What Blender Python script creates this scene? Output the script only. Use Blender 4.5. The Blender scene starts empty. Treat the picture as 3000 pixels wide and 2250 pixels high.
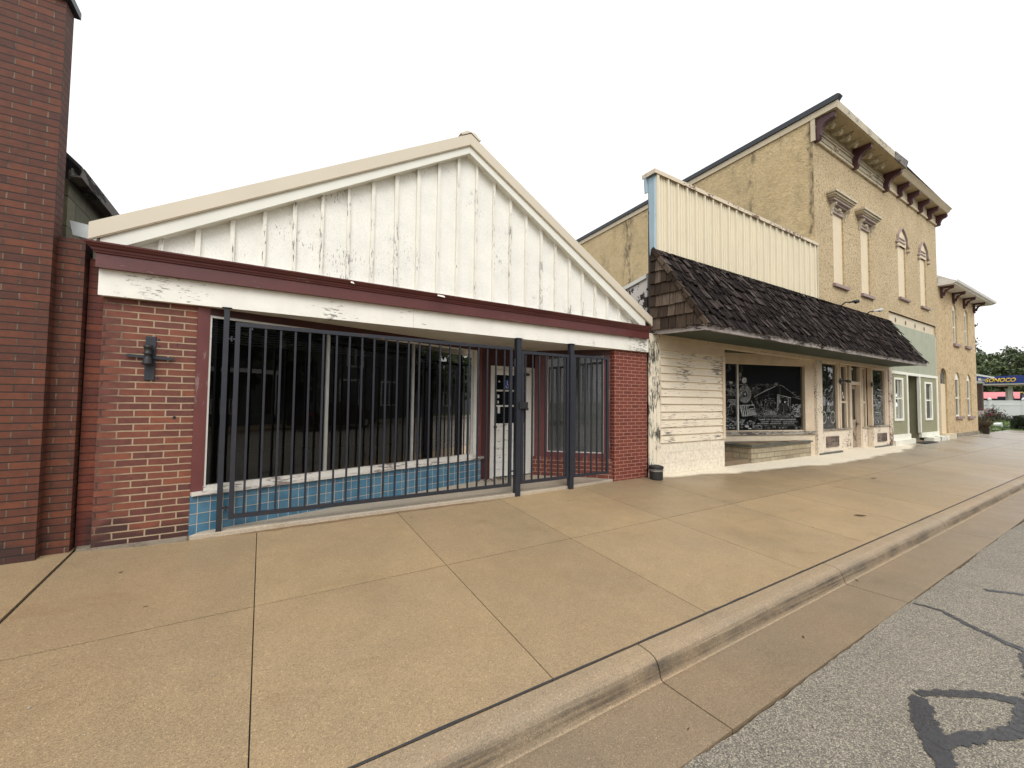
import bpy, bmesh, math, random
from mathutils import Vector, Matrix
R = math.radians
SC = bpy.context.scene
COL = SC.collection
rnd = random.Random(7)

def lin(r, g, b):
    def f(c):
        c /= 255.0
        return c / 12.92 if c <= .04045 else ((c + .055) / 1.055) ** 2.4
    return (f(r), f(g), f(b))

# ------------------------------------------------------------------ mesh building
class Frame:
    """local frame of a wall: u along it, n out of it, z up"""
    def __init__(s, p, q):
        s.o = Vector((p[0], p[1], 0)); d = Vector((q[0] - p[0], q[1] - p[1], 0))
        s.len = d.length; s.u = d.normalized(); s.n = Vector((s.u.y, -s.u.x, 0))
    def __call__(s, u, n, z):
        return s.o + s.u * u + s.n * n + Vector((0, 0, z))

class MB:
    def __init__(s):
        s.v = []; s.f = []; s.m = []; s.t = []; s.cm = 0; s.ct = None
    def face(s, pts):
        i = len(s.v); s.v += [tuple(p) for p in pts]; s.f.append(list(range(i, i + len(pts))))
        s.m.append(s.cm); s.t.append(s.ct)
    def poly(s, verts, faces):
        i = len(s.v); s.v += [tuple(p) for p in verts]
        for f in faces:
            s.f.append([k + i for k in f]); s.m.append(s.cm); s.t.append(s.ct)
    def hexa(s, p):          # 8 points: bottom ring then top ring
        s.poly(p, [(3, 2, 1, 0), (4, 5, 6, 7), (0, 1, 5, 4), (1, 2, 6, 5), (2, 3, 7, 6), (3, 0, 4, 7)])
    def box(s, x0, x1, y0, y1, z0, z1):
        s.hexa([(x0, y0, z0), (x1, y0, z0), (x1, y1, z0), (x0, y1, z0), (x0, y0, z1), (x1, y0, z1), (x1, y1, z1), (x0, y1, z1)])
    def lbox(s, F, u0, u1, n0, n1, z0, z1):
        s.hexa([F(u0, n1, z0), F(u1, n1, z0), F(u1, n0, z0), F(u0, n0, z0), F(u0, n1, z1), F(u1, n1, z1), F(u1, n0, z1), F(u0, n0, z1)])
    def prism(s, a, b):      # two equal rings of points
        n = len(a)
        s.poly(list(a) + list(b), [tuple(range(n))[::-1], tuple(range(n, 2 * n))] + [(i, (i + 1) % n, n + (i + 1) % n, n + i) for i in range(n)])
    def xz(s, pts, y0, y1):
        s.prism([(x, y0, z) for x, z in pts], [(x, y1, z) for x, z in pts])
    def yz(s, pts, x0, x1):
        s.prism([(x0, y, z) for y, z in pts], [(x1, y, z) for y, z in pts])
    def xy(s, pts, z0, z1):
        s.prism([(x, y, z0) for x, y in pts], [(x, y, z1) for x, y in pts])
    def bar(s, a, b, w, h=None):
        a = Vector(a); b = Vector(b); h = h or w; d = (b - a).normalized()
        q = Vector((0, 0, 1)) if abs(d.z) < .9 else Vector((1, 0, 0))
        e = d.cross(q).normalized() * (w / 2); g = e.cross(d).normalized() * (h / 2)
        s.hexa([a - e - g, a + e - g, a + e + g, a - e + g, b - e - g, b + e - g, b + e + g, b - e + g])
    def tube(s, pts, r, n=8, cap=True):
        pts = [Vector(p) for p in pts]; rs = r if isinstance(r, (list, tuple)) else [r] * len(pts)
        base = len(s.v)
        for i, p in enumerate(pts):
            d = (pts[min(i + 1, len(pts) - 1)] - pts[max(i - 1, 0)]).normalized()
            q = Vector((0, 0, 1)) if abs(d.z) < .9 else Vector((1, 0, 0))
            e = d.cross(q).normalized(); g = e.cross(d)
            for k in range(n):
                t = 2 * math.pi * k / n
                s.v.append(tuple(p + (e * math.cos(t) + g * math.sin(t)) * rs[i]))
        for i in range(len(pts) - 1):
            for k in range(n):
                a = base + i * n + k; b = base + i * n + (k + 1) % n
                s.f.append([a, b, b + n, a + n]); s.m.append(s.cm); s.t.append(s.ct)
        if cap:
            s.f.append(list(range(base, base + n))[::-1]); s.m.append(s.cm); s.t.append(s.ct)
            e = base + (len(pts) - 1) * n
            s.f.append(list(range(e, e + n))); s.m.append(s.cm); s.t.append(s.ct)
    def lathe(s, c, prof, n=20):     # prof: (radius, z)
        s.tube_rings([[(c[0] + r * math.cos(2 * math.pi * k / n), c[1] + r * math.sin(2 * math.pi * k / n), c[2] + z) for k in range(n)] for r, z in prof])
    def tube_rings(s, rings):
        base = len(s.v); n = len(rings[0])
        for r in rings: s.v += [tuple(p) for p in r]
        for i in range(len(rings) - 1):
            for k in range(n):
                a = base + i * n + k; b = base + i * n + (k + 1) % n
                s.f.append([a, b, b + n, a + n]); s.m.append(s.cm); s.t.append(s.ct)
        s.f.append(list(range(base, base + n))[::-1]); s.m.append(s.cm); s.t.append(s.ct)
        e = base + (len(rings) - 1) * n
        s.f.append(list(range(e, e + n))); s.m.append(s.cm); s.t.append(s.ct)
    def build(s, name, mat, parent=None, smooth=False, bevel=0.0):
        me = bpy.data.meshes.new(name); me.from_pydata(s.v, [], s.f)
        for m in (mat if isinstance(mat, (list, tuple)) else [mat]): me.materials.append(m)
        me.polygons.foreach_set('material_index', s.m)
        if any(t is not None for t in s.t):
            ca = me.color_attributes.new('tint', 'FLOAT_COLOR', 'CORNER')
            dat = []
            for f, t in zip(s.f, s.t):
                t = .5 if t is None else t
                dat += [t, t, t, 1.0] * len(f)
            ca.data.foreach_set('color', dat)
        bm = bmesh.new(); bm.from_mesh(me); bmesh.ops.recalc_face_normals(bm, faces=bm.faces)
        bm.to_mesh(me); bm.free()
        if smooth: me.polygons.foreach_set('use_smooth', [True] * len(me.polygons))
        me.update()
        o = bpy.data.objects.new(name, me); COL.objects.link(o)
        if bevel:
            b = o.modifiers.new('bevel', 'BEVEL'); b.width = bevel; b.segments = 2; b.limit_method = 'ANGLE'
        if parent is not None: put_under(o, parent)
        return o

def put_under(o, p):
    o.parent = p; o.matrix_parent_inverse = Matrix.Translation(-p.location) if p.type == 'EMPTY' else Matrix()
def tag(o, label=None, cat=None, group=None, kind=None):
    if label: o['label'] = label
    if cat: o['category'] = cat
    if group: o['group'] = group
    if kind: o['kind'] = kind
    return o
def thing(name, label, cat, loc, group=None):
    o = bpy.data.objects.new(name, None); COL.objects.link(o); o.location = loc
    o.empty_display_size = .2
    return tag(o, label, cat, group)
def copy_tree(o, parent=None):
    c = o.copy(); COL.objects.link(c)
    if parent is not None: c.parent = parent
    for ch in list(o.children): copy_tree(ch, c)
    return c
def text_mesh(body, name, mat, origin, ux, uz, height, shear=0, extrude=.004, offset=0, align='LEFT', spacing=1.0, parent=None, width=None):
    """lettering as mesh; ux = reading direction, uz = up"""
    cu = bpy.data.curves.new(name, 'FONT'); cu.body = body; cu.size = 1; cu.shear = shear; cu.extrude = 0.0
    cu.offset = offset; cu.align_x = align; cu.space_character = spacing; cu.resolution_u = 3
    ob = bpy.data.objects.new(name, cu); COL.objects.link(ob)
    dg = bpy.context.evaluated_depsgraph_get(); dg.update()
    me = bpy.data.meshes.new_from_object(ob.evaluated_get(dg))
    bpy.data.objects.remove(ob); bpy.data.curves.remove(cu)
    ux = Vector(ux).normalized(); uz = Vector(uz).normalized(); n = ux.cross(uz)
    xs = [v.co.x for v in me.vertices]; k = height / .7
    kx = (width / (max(xs) - min(xs))) if width else k
    x0 = min(xs) if width else 0
    for v in me.vertices:
        v.co = Vector(origin) + ux * ((v.co.x - x0) * kx) + uz * (v.co.y * k)
    bm = bmesh.new(); bm.from_mesh(me)
    r = bmesh.ops.extrude_face_region(bm, geom=bm.faces[:])
    for g in r['geom']:
        if isinstance(g, bmesh.types.BMVert): g.co += n * extrude
    bmesh.ops.recalc_face_normals(bm, faces=bm.faces); bm.to_mesh(me); bm.free()
    me.name = name; me.materials.clear(); me.materials.append(mat)
    o = bpy.data.objects.new(name, me); COL.objects.link(o)
    if parent is not None: put_under(o, parent)
    return o

# ------------------------------------------------------------------ materials
class NT:
    def __init__(s, name):
        s.m = bpy.data.materials.new(name); s.m.use_nodes = True; s.t = s.m.node_tree; s.t.nodes.clear()
        s.out = s.t.nodes.new('ShaderNodeOutputMaterial'); s.b = s.t.nodes.new('ShaderNodeBsdfPrincipled')
        s.t.links.new(s.b.outputs[0], s.out.inputs[0]); s.tc = s.t.nodes.new('ShaderNodeTexCoord')
    def n(s, typ, **kw):
        x = s.t.nodes.new(typ)
        for k, v in kw.items(): setattr(x, k, v)
        return x
    def set(s, sock, v):
        if isinstance(v, bpy.types.NodeSocket): s.t.links.new(v, sock)
        elif v is not None:
            if sock.type == 'RGBA' and len(v) == 3: v = (*v, 1)
            sock.default_value = v
    def coord(s, scale=(1, 1, 1), rot=(0, 0, 0)):
        mp = s.n('ShaderNodeMapping'); s.t.links.new(s.tc.outputs['Object'], mp.inputs[0])
        mp.inputs['Scale'].default_value = scale; mp.inputs['Rotation'].default_value = rot
        return mp.outputs[0]
    def noise(s, scale, detail=4, rough=.55, vec=None, dist=0.0, out='Fac'):
        x = s.n('ShaderNodeTexNoise'); s.set(x.inputs['Vector'], vec if vec is not None else s.tc.outputs['Object'])
        x.inputs['Scale'].default_value = scale; x.inputs['Detail'].default_value = detail
        x.inputs['Roughness'].default_value = rough; x.inputs['Distortion'].default_value = dist
        return x.outputs[out]
    def voro(s, scale, out='Color', vec=None, feature='F1'):
        x = s.n('ShaderNodeTexVoronoi', feature=feature); s.set(x.inputs['Vector'], vec if vec is not None else s.tc.outputs['Object'])
        x.inputs['Scale'].default_value = scale
        return x.outputs[out]
    def ramp(s, fac, stops, mode='LINEAR'):
        x = s.n('ShaderNodeValToRGB'); s.t.links.new(fac, x.inputs[0]); cr = x.color_ramp; cr.interpolation = mode
        while len(cr.elements) < len(stops): cr.elements.new(.5)
        for e, (p, c) in zip(cr.elements, stops):
            e.position = p; e.color = (c, c, c, 1) if isinstance(c, (int, float)) else (*c[:3], 1)
        return x.outputs[0]
    def mix(s, fac, a, b, mode='MIX'):
        x = s.n('ShaderNodeMix', data_type='RGBA', blend_type=mode)
        s.set(x.inputs[0], fac); s.set(x.inputs[6], a); s.set(x.inputs[7], b)
        return x.outputs[2]
    def math(s, op, a, b=None, c=None, clamp=False):
        x = s.n('ShaderNodeMath', operation=op, use_clamp=clamp)
        for k, v in enumerate((a, b, c)):
            if v is not None: s.set(x.inputs[k], v)
        return x.outputs[0]
    def sep(s, vec=None):
        x = s.n('ShaderNodeSeparateXYZ'); s.set(x.inputs[0], vec if vec is not None else s.tc.outputs['Object'])
        return x.outputs
    def comb(s, x=0, y=0, z=0):
        c = s.n('ShaderNodeCombineXYZ')
        for k, v in enumerate((x, y, z)): s.set(c.inputs[k], v)
        return c.outputs[0]
    def bump(s, h, strength=.3, dist=.01, prev=None):
        x = s.n('ShaderNodeBump'); s.set(x.inputs['Height'], h)
        x.inputs['Strength'].default_value = strength; x.inputs['Distance'].default_value = dist
        if prev is not None: s.set(x.inputs['Normal'], prev)
        return x.outputs[0]
    def done(s, col, rough=.7, normal=None, spec=None, metal=None):
        s.set(s.b.inputs['Base Color'], col); s.set(s.b.inputs['Roughness'], rough)
        if normal is not None: s.set(s.b.inputs['Normal'], normal)
        if spec is not None: s.set(s.b.inputs['Specular IOR Level'], spec)
        if metal is not None: s.set(s.b.inputs['Metallic'], metal)
        return s.m

def m_plain(name, c, rough=.6, var=.12, scale=6, spec=None, metal=None, bump=.05, bscale=60):
    t = NT(name); n = t.noise(scale, 5, .6)
    k = t.ramp(n, [(.25, 1 - var), (.75, 1 + var * .6)])
    return t.done(t.mix(1, c, k, 'MULTIPLY'), rough, t.bump(t.noise(bscale, 3), bump, .01), spec, metal)

def m_peel(name, paint, under, sc=(30, 30, 6), amount=.38, big=1.2, rough=.55, paint2=None, grime=.0, fine=None, rough_tex=False):
    """old paint flaking off the wood beneath"""
    t = NT(name)
    v = t.coord(sc); a = t.noise(1, 7, .68, v); b = t.noise(big, 3, .5)
    val = t.math('ADD', a, t.math('MULTIPLY', t.math('SUBTRACT', b, .5), .75))
    mask = t.ramp(val, [(amount - .012, 1), (amount + .012, 0)])
    tone = t.noise(3, 5, .65)
    p = t.mix(t.ramp(tone, [(.35, 0), (.7, 1)]), paint, paint2 or tuple(c * .9 for c in paint))
    if grime:
        g = t.noise(1, 6, .7, t.coord((9, 9, 1.2)))
        p = t.mix(t.math('MULTIPLY', t.ramp(g, [(.5, 0), (.75, 1)]), grime), p, (.16, .13, .09))
    u = t.mix(t.noise(40, 3), under, tuple(c * .5 for c in under))
    col = t.mix(mask, p, u)
    if rough_tex: p = t.mix(1, p, t.ramp(t.noise(1, 6, .75, t.coord((55, 55, 38))), [(.3, .88), (.6, 1.03)]), 'MULTIPLY'); col = t.mix(mask, p, u)
    h = t.math('ADD', t.math('MULTIPLY', mask, -1), t.math('MULTIPLY', t.noise(1, 4, .6, t.coord(fine or (90, 90, 25))), .5))
    return t.done(col, t.ramp(mask, [(0, rough), (1, .85)]), t.bump(h, .45, .006))

def m_brick(name, stops, mortar, mortar2=None, bw=.215, bh=.0681, ms=.0055, off=(0, 0), depth=.006, rough=.75, damp=None, streak=None, mort_x=None, eff=None, smooth=.15, uc=(1, 1), head=None):
    t = NT(name); o = t.sep()
    wob = t.noise(9, 3, .5, out='Color'); w = t.sep(wob)
    u = t.math('ADD', t.math('ADD', t.math('MULTIPLY', o[0], uc[0]), t.math('MULTIPLY', o[1], uc[1])), t.math('MULTIPLY', t.math('SUBTRACT', w[0], .5), .012))
    v = t.math('ADD', o[2], t.math('MULTIPLY', t.math('SUBTRACT', w[1], .5), .008))
    br = t.n('ShaderNodeTexBrick'); br.offset = .5
    t.set(br.inputs['Vector'], t.comb(t.math('ADD', u, off[0]), t.math('ADD', v, off[1])))
    for k, x in (('Scale', 1.0), ('Mortar Size', ms), ('Mortar Smooth', smooth), ('Bias', 0.0), ('Brick Width', bw), ('Row Height', bh)):
        br.inputs[k].default_value = x
    br.inputs['Color1'].default_value = (0, 0, 0, 1); br.inputs['Color2'].default_value = (1, 1, 1, 1); br.inputs['Mortar'].default_value = (.5, .5, .5, 1)
    col = t.ramp(br.outputs['Color'], stops)
    col = t.mix(1, col, t.ramp(t.noise(14, 5, .65), [(.25, .72), (.75, 1.22)]), 'MULTIPLY')
    col = t.mix(1, col, t.ramp(t.noise(160, 2), [(.3, .86), (.7, 1.1)]), 'MULTIPLY')
    mo = t.mix(t.noise(5, 4, .6), mortar, mortar2 or tuple(c * .7 for c in mortar))
    if mort_x:      # mortar that is clean on one side and sooty on the other
        f = t.math('ADD', o[0], t.math('MULTIPLY', t.math('SUBTRACT', t.noise(4, 4, .6), .5), .5))
        f = t.math('DIVIDE', t.math('SUBTRACT', f, mort_x[0]), mort_x[1] - mort_x[0], clamp=True)
        mo = t.mix(f, mort_x[2], mo)
    if damp:        # soaked, darker bricks by the pavement with an uneven upper edge
        f = t.math('ADD', o[2], t.math('MULTIPLY', t.math('SUBTRACT', br.outputs['Color'], .5), .22))
        f = t.math('ADD', f, t.math('MULTIPLY', t.math('SUBTRACT', t.noise(3, 3), .5), .3))
        f = t.ramp(f, [(damp - .04, 1), (damp + .05, 0)])
        col = t.mix(t.math('MULTIPLY', f, .75), col, (.028, .012, .012))
    if streak:      # rust-red runs down the wall
        g = t.noise(1, 5, .65, t.coord((11, 11, .7)))
        col = t.mix(t.math('MULTIPLY', t.ramp(g, [(.5, 0), (.72, 1)]), .7), col, streak)
        mo = t.mix(t.ramp(g, [(.5, 0), (.66, 1)]), mo, tuple(c * .6 for c in streak))
    if eff:         # pale deposit and moss in places
        g = t.ramp(t.noise(2.2, 5, .7), [(.56, 0), (.7, 1)])
        mo = t.mix(g, mo, eff)
    if head:        # the upright joints were pointed in a paler mortar, worn in places
        fr = t.math('DIVIDE', t.math('MODULO', t.math('ADD', v, off[1] + bh * 40), bh), bh)
        row = t.math('GREATER_THAN', t.math('ABSOLUTE', t.math('SUBTRACT', fr, .5)), .5 - 1.15 * ms / bh)
        g = t.math('MULTIPLY', t.ramp(t.noise(3.5, 4, .7), [(.38, .15), (.60, 1)]), t.math('SUBTRACT', 1, row))
        mo = t.mix(g, mo, head)
    fac = br.outputs['Fac']
    c = t.mix(fac, col, mo)
    h = t.math('ADD', t.math('MULTIPLY', fac, -1), t.math('MULTIPLY', t.noise(70, 4, .6), .25))
    return t.done(c, rough, t.bump(h, .9, depth))

def m_stucco(name, c1, c2, scale=9, dark=(.12, .09, .045), amt=.5, stain=.0, stretch=(1, 1, 1), bumpd=.03, worm=None, seams=()):
    t = NT(name); v = t.coord(stretch)
    n1 = t.noise(scale, 6, .68, v, .6); n2 = t.noise(1.1, 4, .6)
    col = t.mix(t.ramp(n2, [(.3, 0), (.7, 1)]), c1, c2)
    col = t.mix(t.math('MULTIPLY', t.ramp(n1, [(.34, 1), (.52, 0)]), amt), col, dark)
    if stain:
        s = t.noise(1, 6, .7, t.coord((1.4, 1.4, .35)))
        s2 = t.noise(2.5, 5, .7)
        f = t.math('MULTIPLY', t.ramp(s, [(.5, 0), (.68, 1)]), t.ramp(s2, [(.42, 0), (.62, 1)]))
        col = t.mix(t.math('MULTIPLY', f, stain), col, (.085, .075, .05))
    for (yy, wd) in seams:     # sooty runs below cracks
        o = t.sep(); q = t.math('ADD', o[1], t.math('MULTIPLY', t.math('SUBTRACT', t.noise(3, 4), .5), .35))
        d = t.math('DIVIDE', t.math('ABSOLUTE', t.math('SUBTRACT', q, yy)), wd)
        k = t.math('MULTIPLY', t.ramp(d, [(.3, 1), (1, 0)]), t.ramp(t.noise(1, 5, .7, t.coord((.3, 2.2, .9))), [(.46, 0), (.6, 1)]))
        col = t.mix(t.math('MULTIPLY', k, .85), col, (.05, .042, .032))
    nb = t.bump(n1, .8, bumpd)
    if worm:
        wm = t.ramp(t.noise(worm, 3, .5, t.coord((1, 1, 1.9)), 1.2), [(.44, 0), (.5, 1), (.56, 0)])
        nb = t.bump(wm, .6, .02, nb); col = t.mix(t.math('MULTIPLY', t.ramp(wm, [(.6, 0), (1, 1)]), .22), col, dark)
    return t.done(col, .85, nb)

def m_glass(name, tint=(.02, .025, .03), refl=1.0, rough=.0, haze=0.0, hazecol=(.25, .27, .27)):
    """window pane: see-through with the reflection of the street"""
    t = NT(name); t.t.nodes.remove(t.b)
    tr = t.n('ShaderNodeBsdfTransparent'); tr.inputs[0].default_value = (.62, .66, .66, 1)
    gl = t.n('ShaderNodeBsdfGlossy'); gl.inputs['Roughness'].default_value = rough
    gl.inputs['Color'].default_value = (1, 1, 1, 1)
    fr = t.n('ShaderNodeFresnel'); fr.inputs['IOR'].default_value = 1.52
    t.set(fr.inputs['Normal'], t.bump(t.noise(.9, 2), .06, .02)); t.set(gl.inputs['Normal'], t.bump(t.noise(.9, 2), .06, .02))
    mx = t.n('ShaderNodeMixShader'); t.set(mx.inputs[0], t.math('MULTIPLY', fr.outputs[0], refl, clamp=True))
    t.t.links.new(tr.outputs[0], mx.inputs[1]); t.t.links.new(gl.outputs[0], mx.inputs[2])
    res = mx.outputs[0]
    if haze:
        df = t.n('ShaderNodeBsdfDiffuse'); df.inputs[0].default_value = (*hazecol, 1)
        m2 = t.n('ShaderNodeMixShader')
        t.set(m2.inputs[0], t.math('MULTIPLY', t.ramp(t.noise(2.2, 4, .6), [(.3, .35), (.75, 1)]), haze))
        t.t.links.new(res, m2.inputs[1]); t.t.links.new(df.outputs[0], m2.inputs[2]); res = m2.outputs[0]
    t.t.links.new(res, t.out.inputs[0])
    return t.m

def m_tint(name, c1, c2, rough=.8, grain=(60, 60, 8), gamt=.35, bump=.35, c3=None):
    """colour of each piece from its own tint, plus grain"""
    t = NT(name); a = t.n('ShaderNodeAttribute', attribute_name='tint')
    f = t.sep(a.outputs['Color'])[0]
    col = t.ramp(f, [(0, c1), (1, c2)] if c3 is None else [(0, c1), (.6, c2), (1, c3)])
    g = t.noise(1, 5, .65, t.coord(grain))
    col = t.mix(1, col, t.ramp(g, [(.3, 1 - gamt), (.7, 1 + gamt)]), 'MULTIPLY')
    return t.done(col, rough, t.bump(g, bump, .008), .12 if rough >= .85 else None)

WHITE = (.80, .78, .725)
M = {}
M['brick_dark'] = m_brick('brick_dark', [(0, (.112, .032, .0165)), (.3, (.088, .026, .0145)), (.65, (.140, .041, .0185)), (1, (.070, .022, .014))],
    (.008, .006, .005), (.022, .016, .012), bw=.215, bh=.0662, ms=.0050, off=(.05, .01), depth=.012, damp=.30, head=(.17, .13, .09))
M['brick_pier'] = m_brick('brick_pier', [(0, (.165, .048, .030)), (.3, (.120, .037, .028)), (.6, (.205, .062, .033)), (1, (.098, .033, .028))],
    (.41, .31, .205), (.31, .225, .145), bw=.236, bh=.0681, ms=.0068, off=(.0, .01), depth=.008, damp=.36, mort_x=(-1.30, -1.08, (.06, .026, .018)))
M['brick_strip'] = m_brick('brick_strip', [(0, (.155, .040, .021)), (.4, (.095, .026, .018)), (.75, (.19, .052, .024)), (1, (.072, .022, .018))],
    (.03, .013, .010), bw=.236, bh=.0681, ms=.0052, off=(.07, .01), depth=.011, damp=.42, streak=(.16, .022, .012))
M['brick_red'] = m_brick('brick_red', [(0, (.155, .034, .022)), (.5, (.180, .042, .027)), (1, (.130, .030, .021))],
    (.52, .29, .215), (.42, .17, .12), bw=.205, bh=.0636, ms=.0048, off=(.02, .02), depth=.005, rough=.6)
M['mortar_pink'] = m_plain('mortar_pink', (.42, .25, .19), .8, .15, 9)
M['brick_knee'] = m_brick('brick_knee', [(0, (.175, .040, .026)), (.5, (.20, .050, .033)), (1, (.145, .035, .025))],
    (.50, .30, .23), bw=.205, bh=.0735, ms=.006, off=(.02, -.009), depth=.005, rough=.6, uc=(.7071, -.7071))
M['gable_white'] = m_peel('gable_white', (.85, .84, .775), (.47, .46, .435), (70, 70, 13), .318, 1.1, grime=.04, fine=(120, 120, 45), rough_tex=True)
M['batten_white'] = m_peel('batten_white', (.82, .80, .72), (.36, .35, .335), (55, 55, 7), .378, 1.1, grime=.15)
M['frieze_white'] = m_peel('frieze_white', (.85, .835, .765), (.36, .34, .30), (11, 20, 70), .318, 1.2, grime=.05, fine=(30, 60, 160))
M['rake_beige'] = m_plain('rake_beige', (.60, .535, .425), .35, .05, 1.5, bump=.02)
M['rake_white'] = m_plain('rake_white', (.74, .735, .66), .4, .06, 2.0, bump=.03)
M['maroon'] = m_peel('maroon', (.115, .030, .027), (.26, .20, .17), (5, 8, 40), .285, 1.4, rough=.4, paint2=(.085, .022, .022), fine=(20, 40, 140))
M['maroon_jamb'] = m_peel('maroon_jamb', (.155, .050, .047), (.30, .19, .17), (22, 22, 4), .36, 1.6, rough=.45, paint2=(.125, .038, .038))
M['maroon_dark'] = m_plain('maroon_dark', (.060, .014, .013), .5, .2, 3)
M['sill_white'] = m_peel('sill_white', (.66, .63, .58), (.33, .29, .26), (6, 6, 50), .42, 1.5)
M['mullion'] = m_plain('mullion', (.42, .42, .40), .45, .15, 5, metal=.3)
M['frame_white'] = m_plain('frame_white', (.68, .67, .63), .45, .12, 4)
t = NT('tile_blue')
o = t.sep(); br = t.n('ShaderNodeTexBrick'); br.offset = 0.0
t.set(br.inputs['Vector'], t.comb(t.math('ADD', t.math('MULTIPLY', o[0], 1.0385), .005), t.math('ADD', o[2], .004)))
for k, x in (('Scale', 1.0), ('Mortar Size', .0034), ('Mortar Smooth', .1), ('Bias', 0.0), ('Brick Width', .1085), ('Row Height', .1085)): br.inputs[k].default_value = x
br.inputs['Color1'].default_value = (0, 0, 0, 1); br.inputs['Color2'].default_value = (1, 1, 1, 1)
c = t.ramp(br.outputs['Color'], [(0, (.058, .160, .250)), (.5, (.072, .188, .290)), (1, (.088, .208, .305))])
c = t.mix(1, c, t.ramp(t.noise(7, 4), [(.3, .8), (.7, 1.15)]), 'MULTIPLY')
M['tile_blue'] = t.done(t.mix(br.outputs['Fac'], c, t.mix(t.noise(6), (.50, .44, .35), (.36, .29, .22))), t.ramp(br.outputs['Fac'], [(0, .16), (1, .8)]),
    t.bump(t.math('MULTIPLY', br.outputs['Fac'], -1), .6, .003))
M['iron'] = m_plain('iron', (.019, .022, .031), .42, .25, 9, bump=.12, bscale=120)
t = NT('iron_rusty'); rm = t.ramp(t.noise(16, 6, .7), [(.60, 0), (.66, 1)])
M['iron_rusty'] = t.done(t.mix(rm, (.020, .023, .032), (.075, .028, .018)), t.ramp(rm, [(0, .42), (1, .85)]), t.bump(t.noise(90, 4), .15, .005))
M['black_iron'] = m_plain('black_iron', (.014, .015, .017), .5, .3, 14, bump=.15, bscale=90)
M['glass'] = m_glass('glass', refl=1.0)
M['glass_front'] = m_glass('glass_front', refl=1.45, haze=.02, hazecol=(.10, .10, .09))
M['glass_dusty'] = m_glass('glass_dusty', refl=1.6, haze=.60, hazecol=(.20, .21, .205))
M['glass_shop'] = m_glass('glass_shop', refl=1.15, haze=.10, hazecol=(.2, .21, .21))
M['glass_mural'] = m_glass('glass_mural', refl=.55)
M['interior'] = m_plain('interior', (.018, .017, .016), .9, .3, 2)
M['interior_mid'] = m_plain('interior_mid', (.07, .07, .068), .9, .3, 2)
M['blind'] = m_plain('blind', (.10, .10, .10), .6, .1, 4)
M['door_white'] = m_peel('door_white', (.76, .75, .70), (.36, .34, .31), (10, 10, 26), .33, 1.5, grime=.12)
M['brass'] = m_plain('brass', (.10, .085, .06), .35, .2, 20, metal=.8)
M['sticker_white'] = m_plain('sticker_white', (.72, .72, .70), .5, .15, 20)
M['sticker_blue'] = m_plain('sticker_blue', (.02, .075, .33), .4, .08, 20)
# --- shop with the shingled awning
M['cream_peel'] = m_peel('cream_peel', (.77, .69, .545), (.24, .21, .175), (5, 12, 75), .405, 1.5, paint2=(.72, .62, .47), fine=(20, 20, 110))
M['cream'] = m_peel('cream', (.72, .62, .475), (.28, .24, .18), (20, 20, 20), .27, 1.6, paint2=(.62, .51, .37))
M['cream_board'] = m_peel('cream_board', (.68, .57, .43), (.24, .20, .15), (9, 9, 45), .29, 1.5, paint2=(.58, .46, .33))
M['post_peel'] = m_peel('post_peel', (.77, .70, .555), (.10, .095, .08), (60, 60, 8), .435, 2.2, rough=.7)
M['pilaster_peel'] = m_peel('pilaster_peel', (.72, .63, .50), (.15, .115, .10), (34, 34, 20), .395, 2.0, rough=.7)
M['pilaster_brick'] = m_peel('pilaster_brick', (.70, .60, .49), (.15, .055, .045), (24, 24, 15), .43, 1.2, rough=.7)
M['knee_peel'] = m_peel('knee_peel', (.76, .66, .53), (.16, .125, .105), (24, 24, 30), .37, 1.8, rough=.7)
M['grey_wood'] = m_peel('grey_wood', (.40, .36, .30), (.13, .11, .095), (6, 8, 50), .47, 1.5)
M['block_paint'] = m_brick('block_paint', [(0, (.77, .70, .57)), (.5, (.79, .715, .585)), (1, (.76, .69, .56))], (.42, .35, .25), (.74, .66, .53), bw=.41, bh=.205, ms=.0026, off=(.1, -.01), depth=.003, rough=.6, smooth=.3)
M['metal_tan'] = m_plain('metal_tan', (.72, .65, .495), .38, .05, 1.2, bump=.02)
M['metal_blue'] = m_peel('metal_blue', (.34, .46, .53), (.16, .13, .09), (14, 14, 4), .33, 1.4, rough=.45)
M['cap_rust'] = m_peel('cap_rust', (.64, .545, .41), (.24, .15, .105), (14, 14, 30), .385, 2.0, rough=.5)
M['shingle'] = m_tint('shingle', (.008, .006, .0055), (.023, .016, .014), .9, (90, 7, 7), .6, .6, c3=(.075, .060, .054))
M['shingle_side'] = m_tint('shingle_side', (.034, .024, .018), (.080, .057, .041), .9, (9, 80, 5), .55, .5, c3=(.125, .095, .072))
M['fascia_grey'] = m_peel('fascia_grey', (.42, .375, .355), (.10, .085, .08), (5, 8, 30), .42, 1.5, paint2=(.30, .265, .26))
M['soffit_green'] = m_plain('soffit_green', (.034, .050, .032), .7, .3, 1.6)
M['chalk'] = None
def m_chalk(name, c, alpha, sc):
    t = NT(name); t.set(t.b.inputs['Alpha'], t.math('MULTIPLY', t.ramp(t.noise(1, 5, .7, t.coord(sc)), [(.32, .25), (.62, 1)]), alpha))
    return t.done(c, .9)
M['chalk'] = m_chalk('chalk', (.62, .64, .65), .9, (30, 30, 30))
M['chalk_mid'] = m_chalk('chalk_mid', (.34, .355, .36), .70, (11, 11, 11))
M['chalk_dim'] = m_chalk('chalk_dim', (.34, .35, .35), .34, (9, 9, 9))
M['mural_black'] = m_plain('mural_black', (.010, .010, .011), .35, .3, 3)
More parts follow.
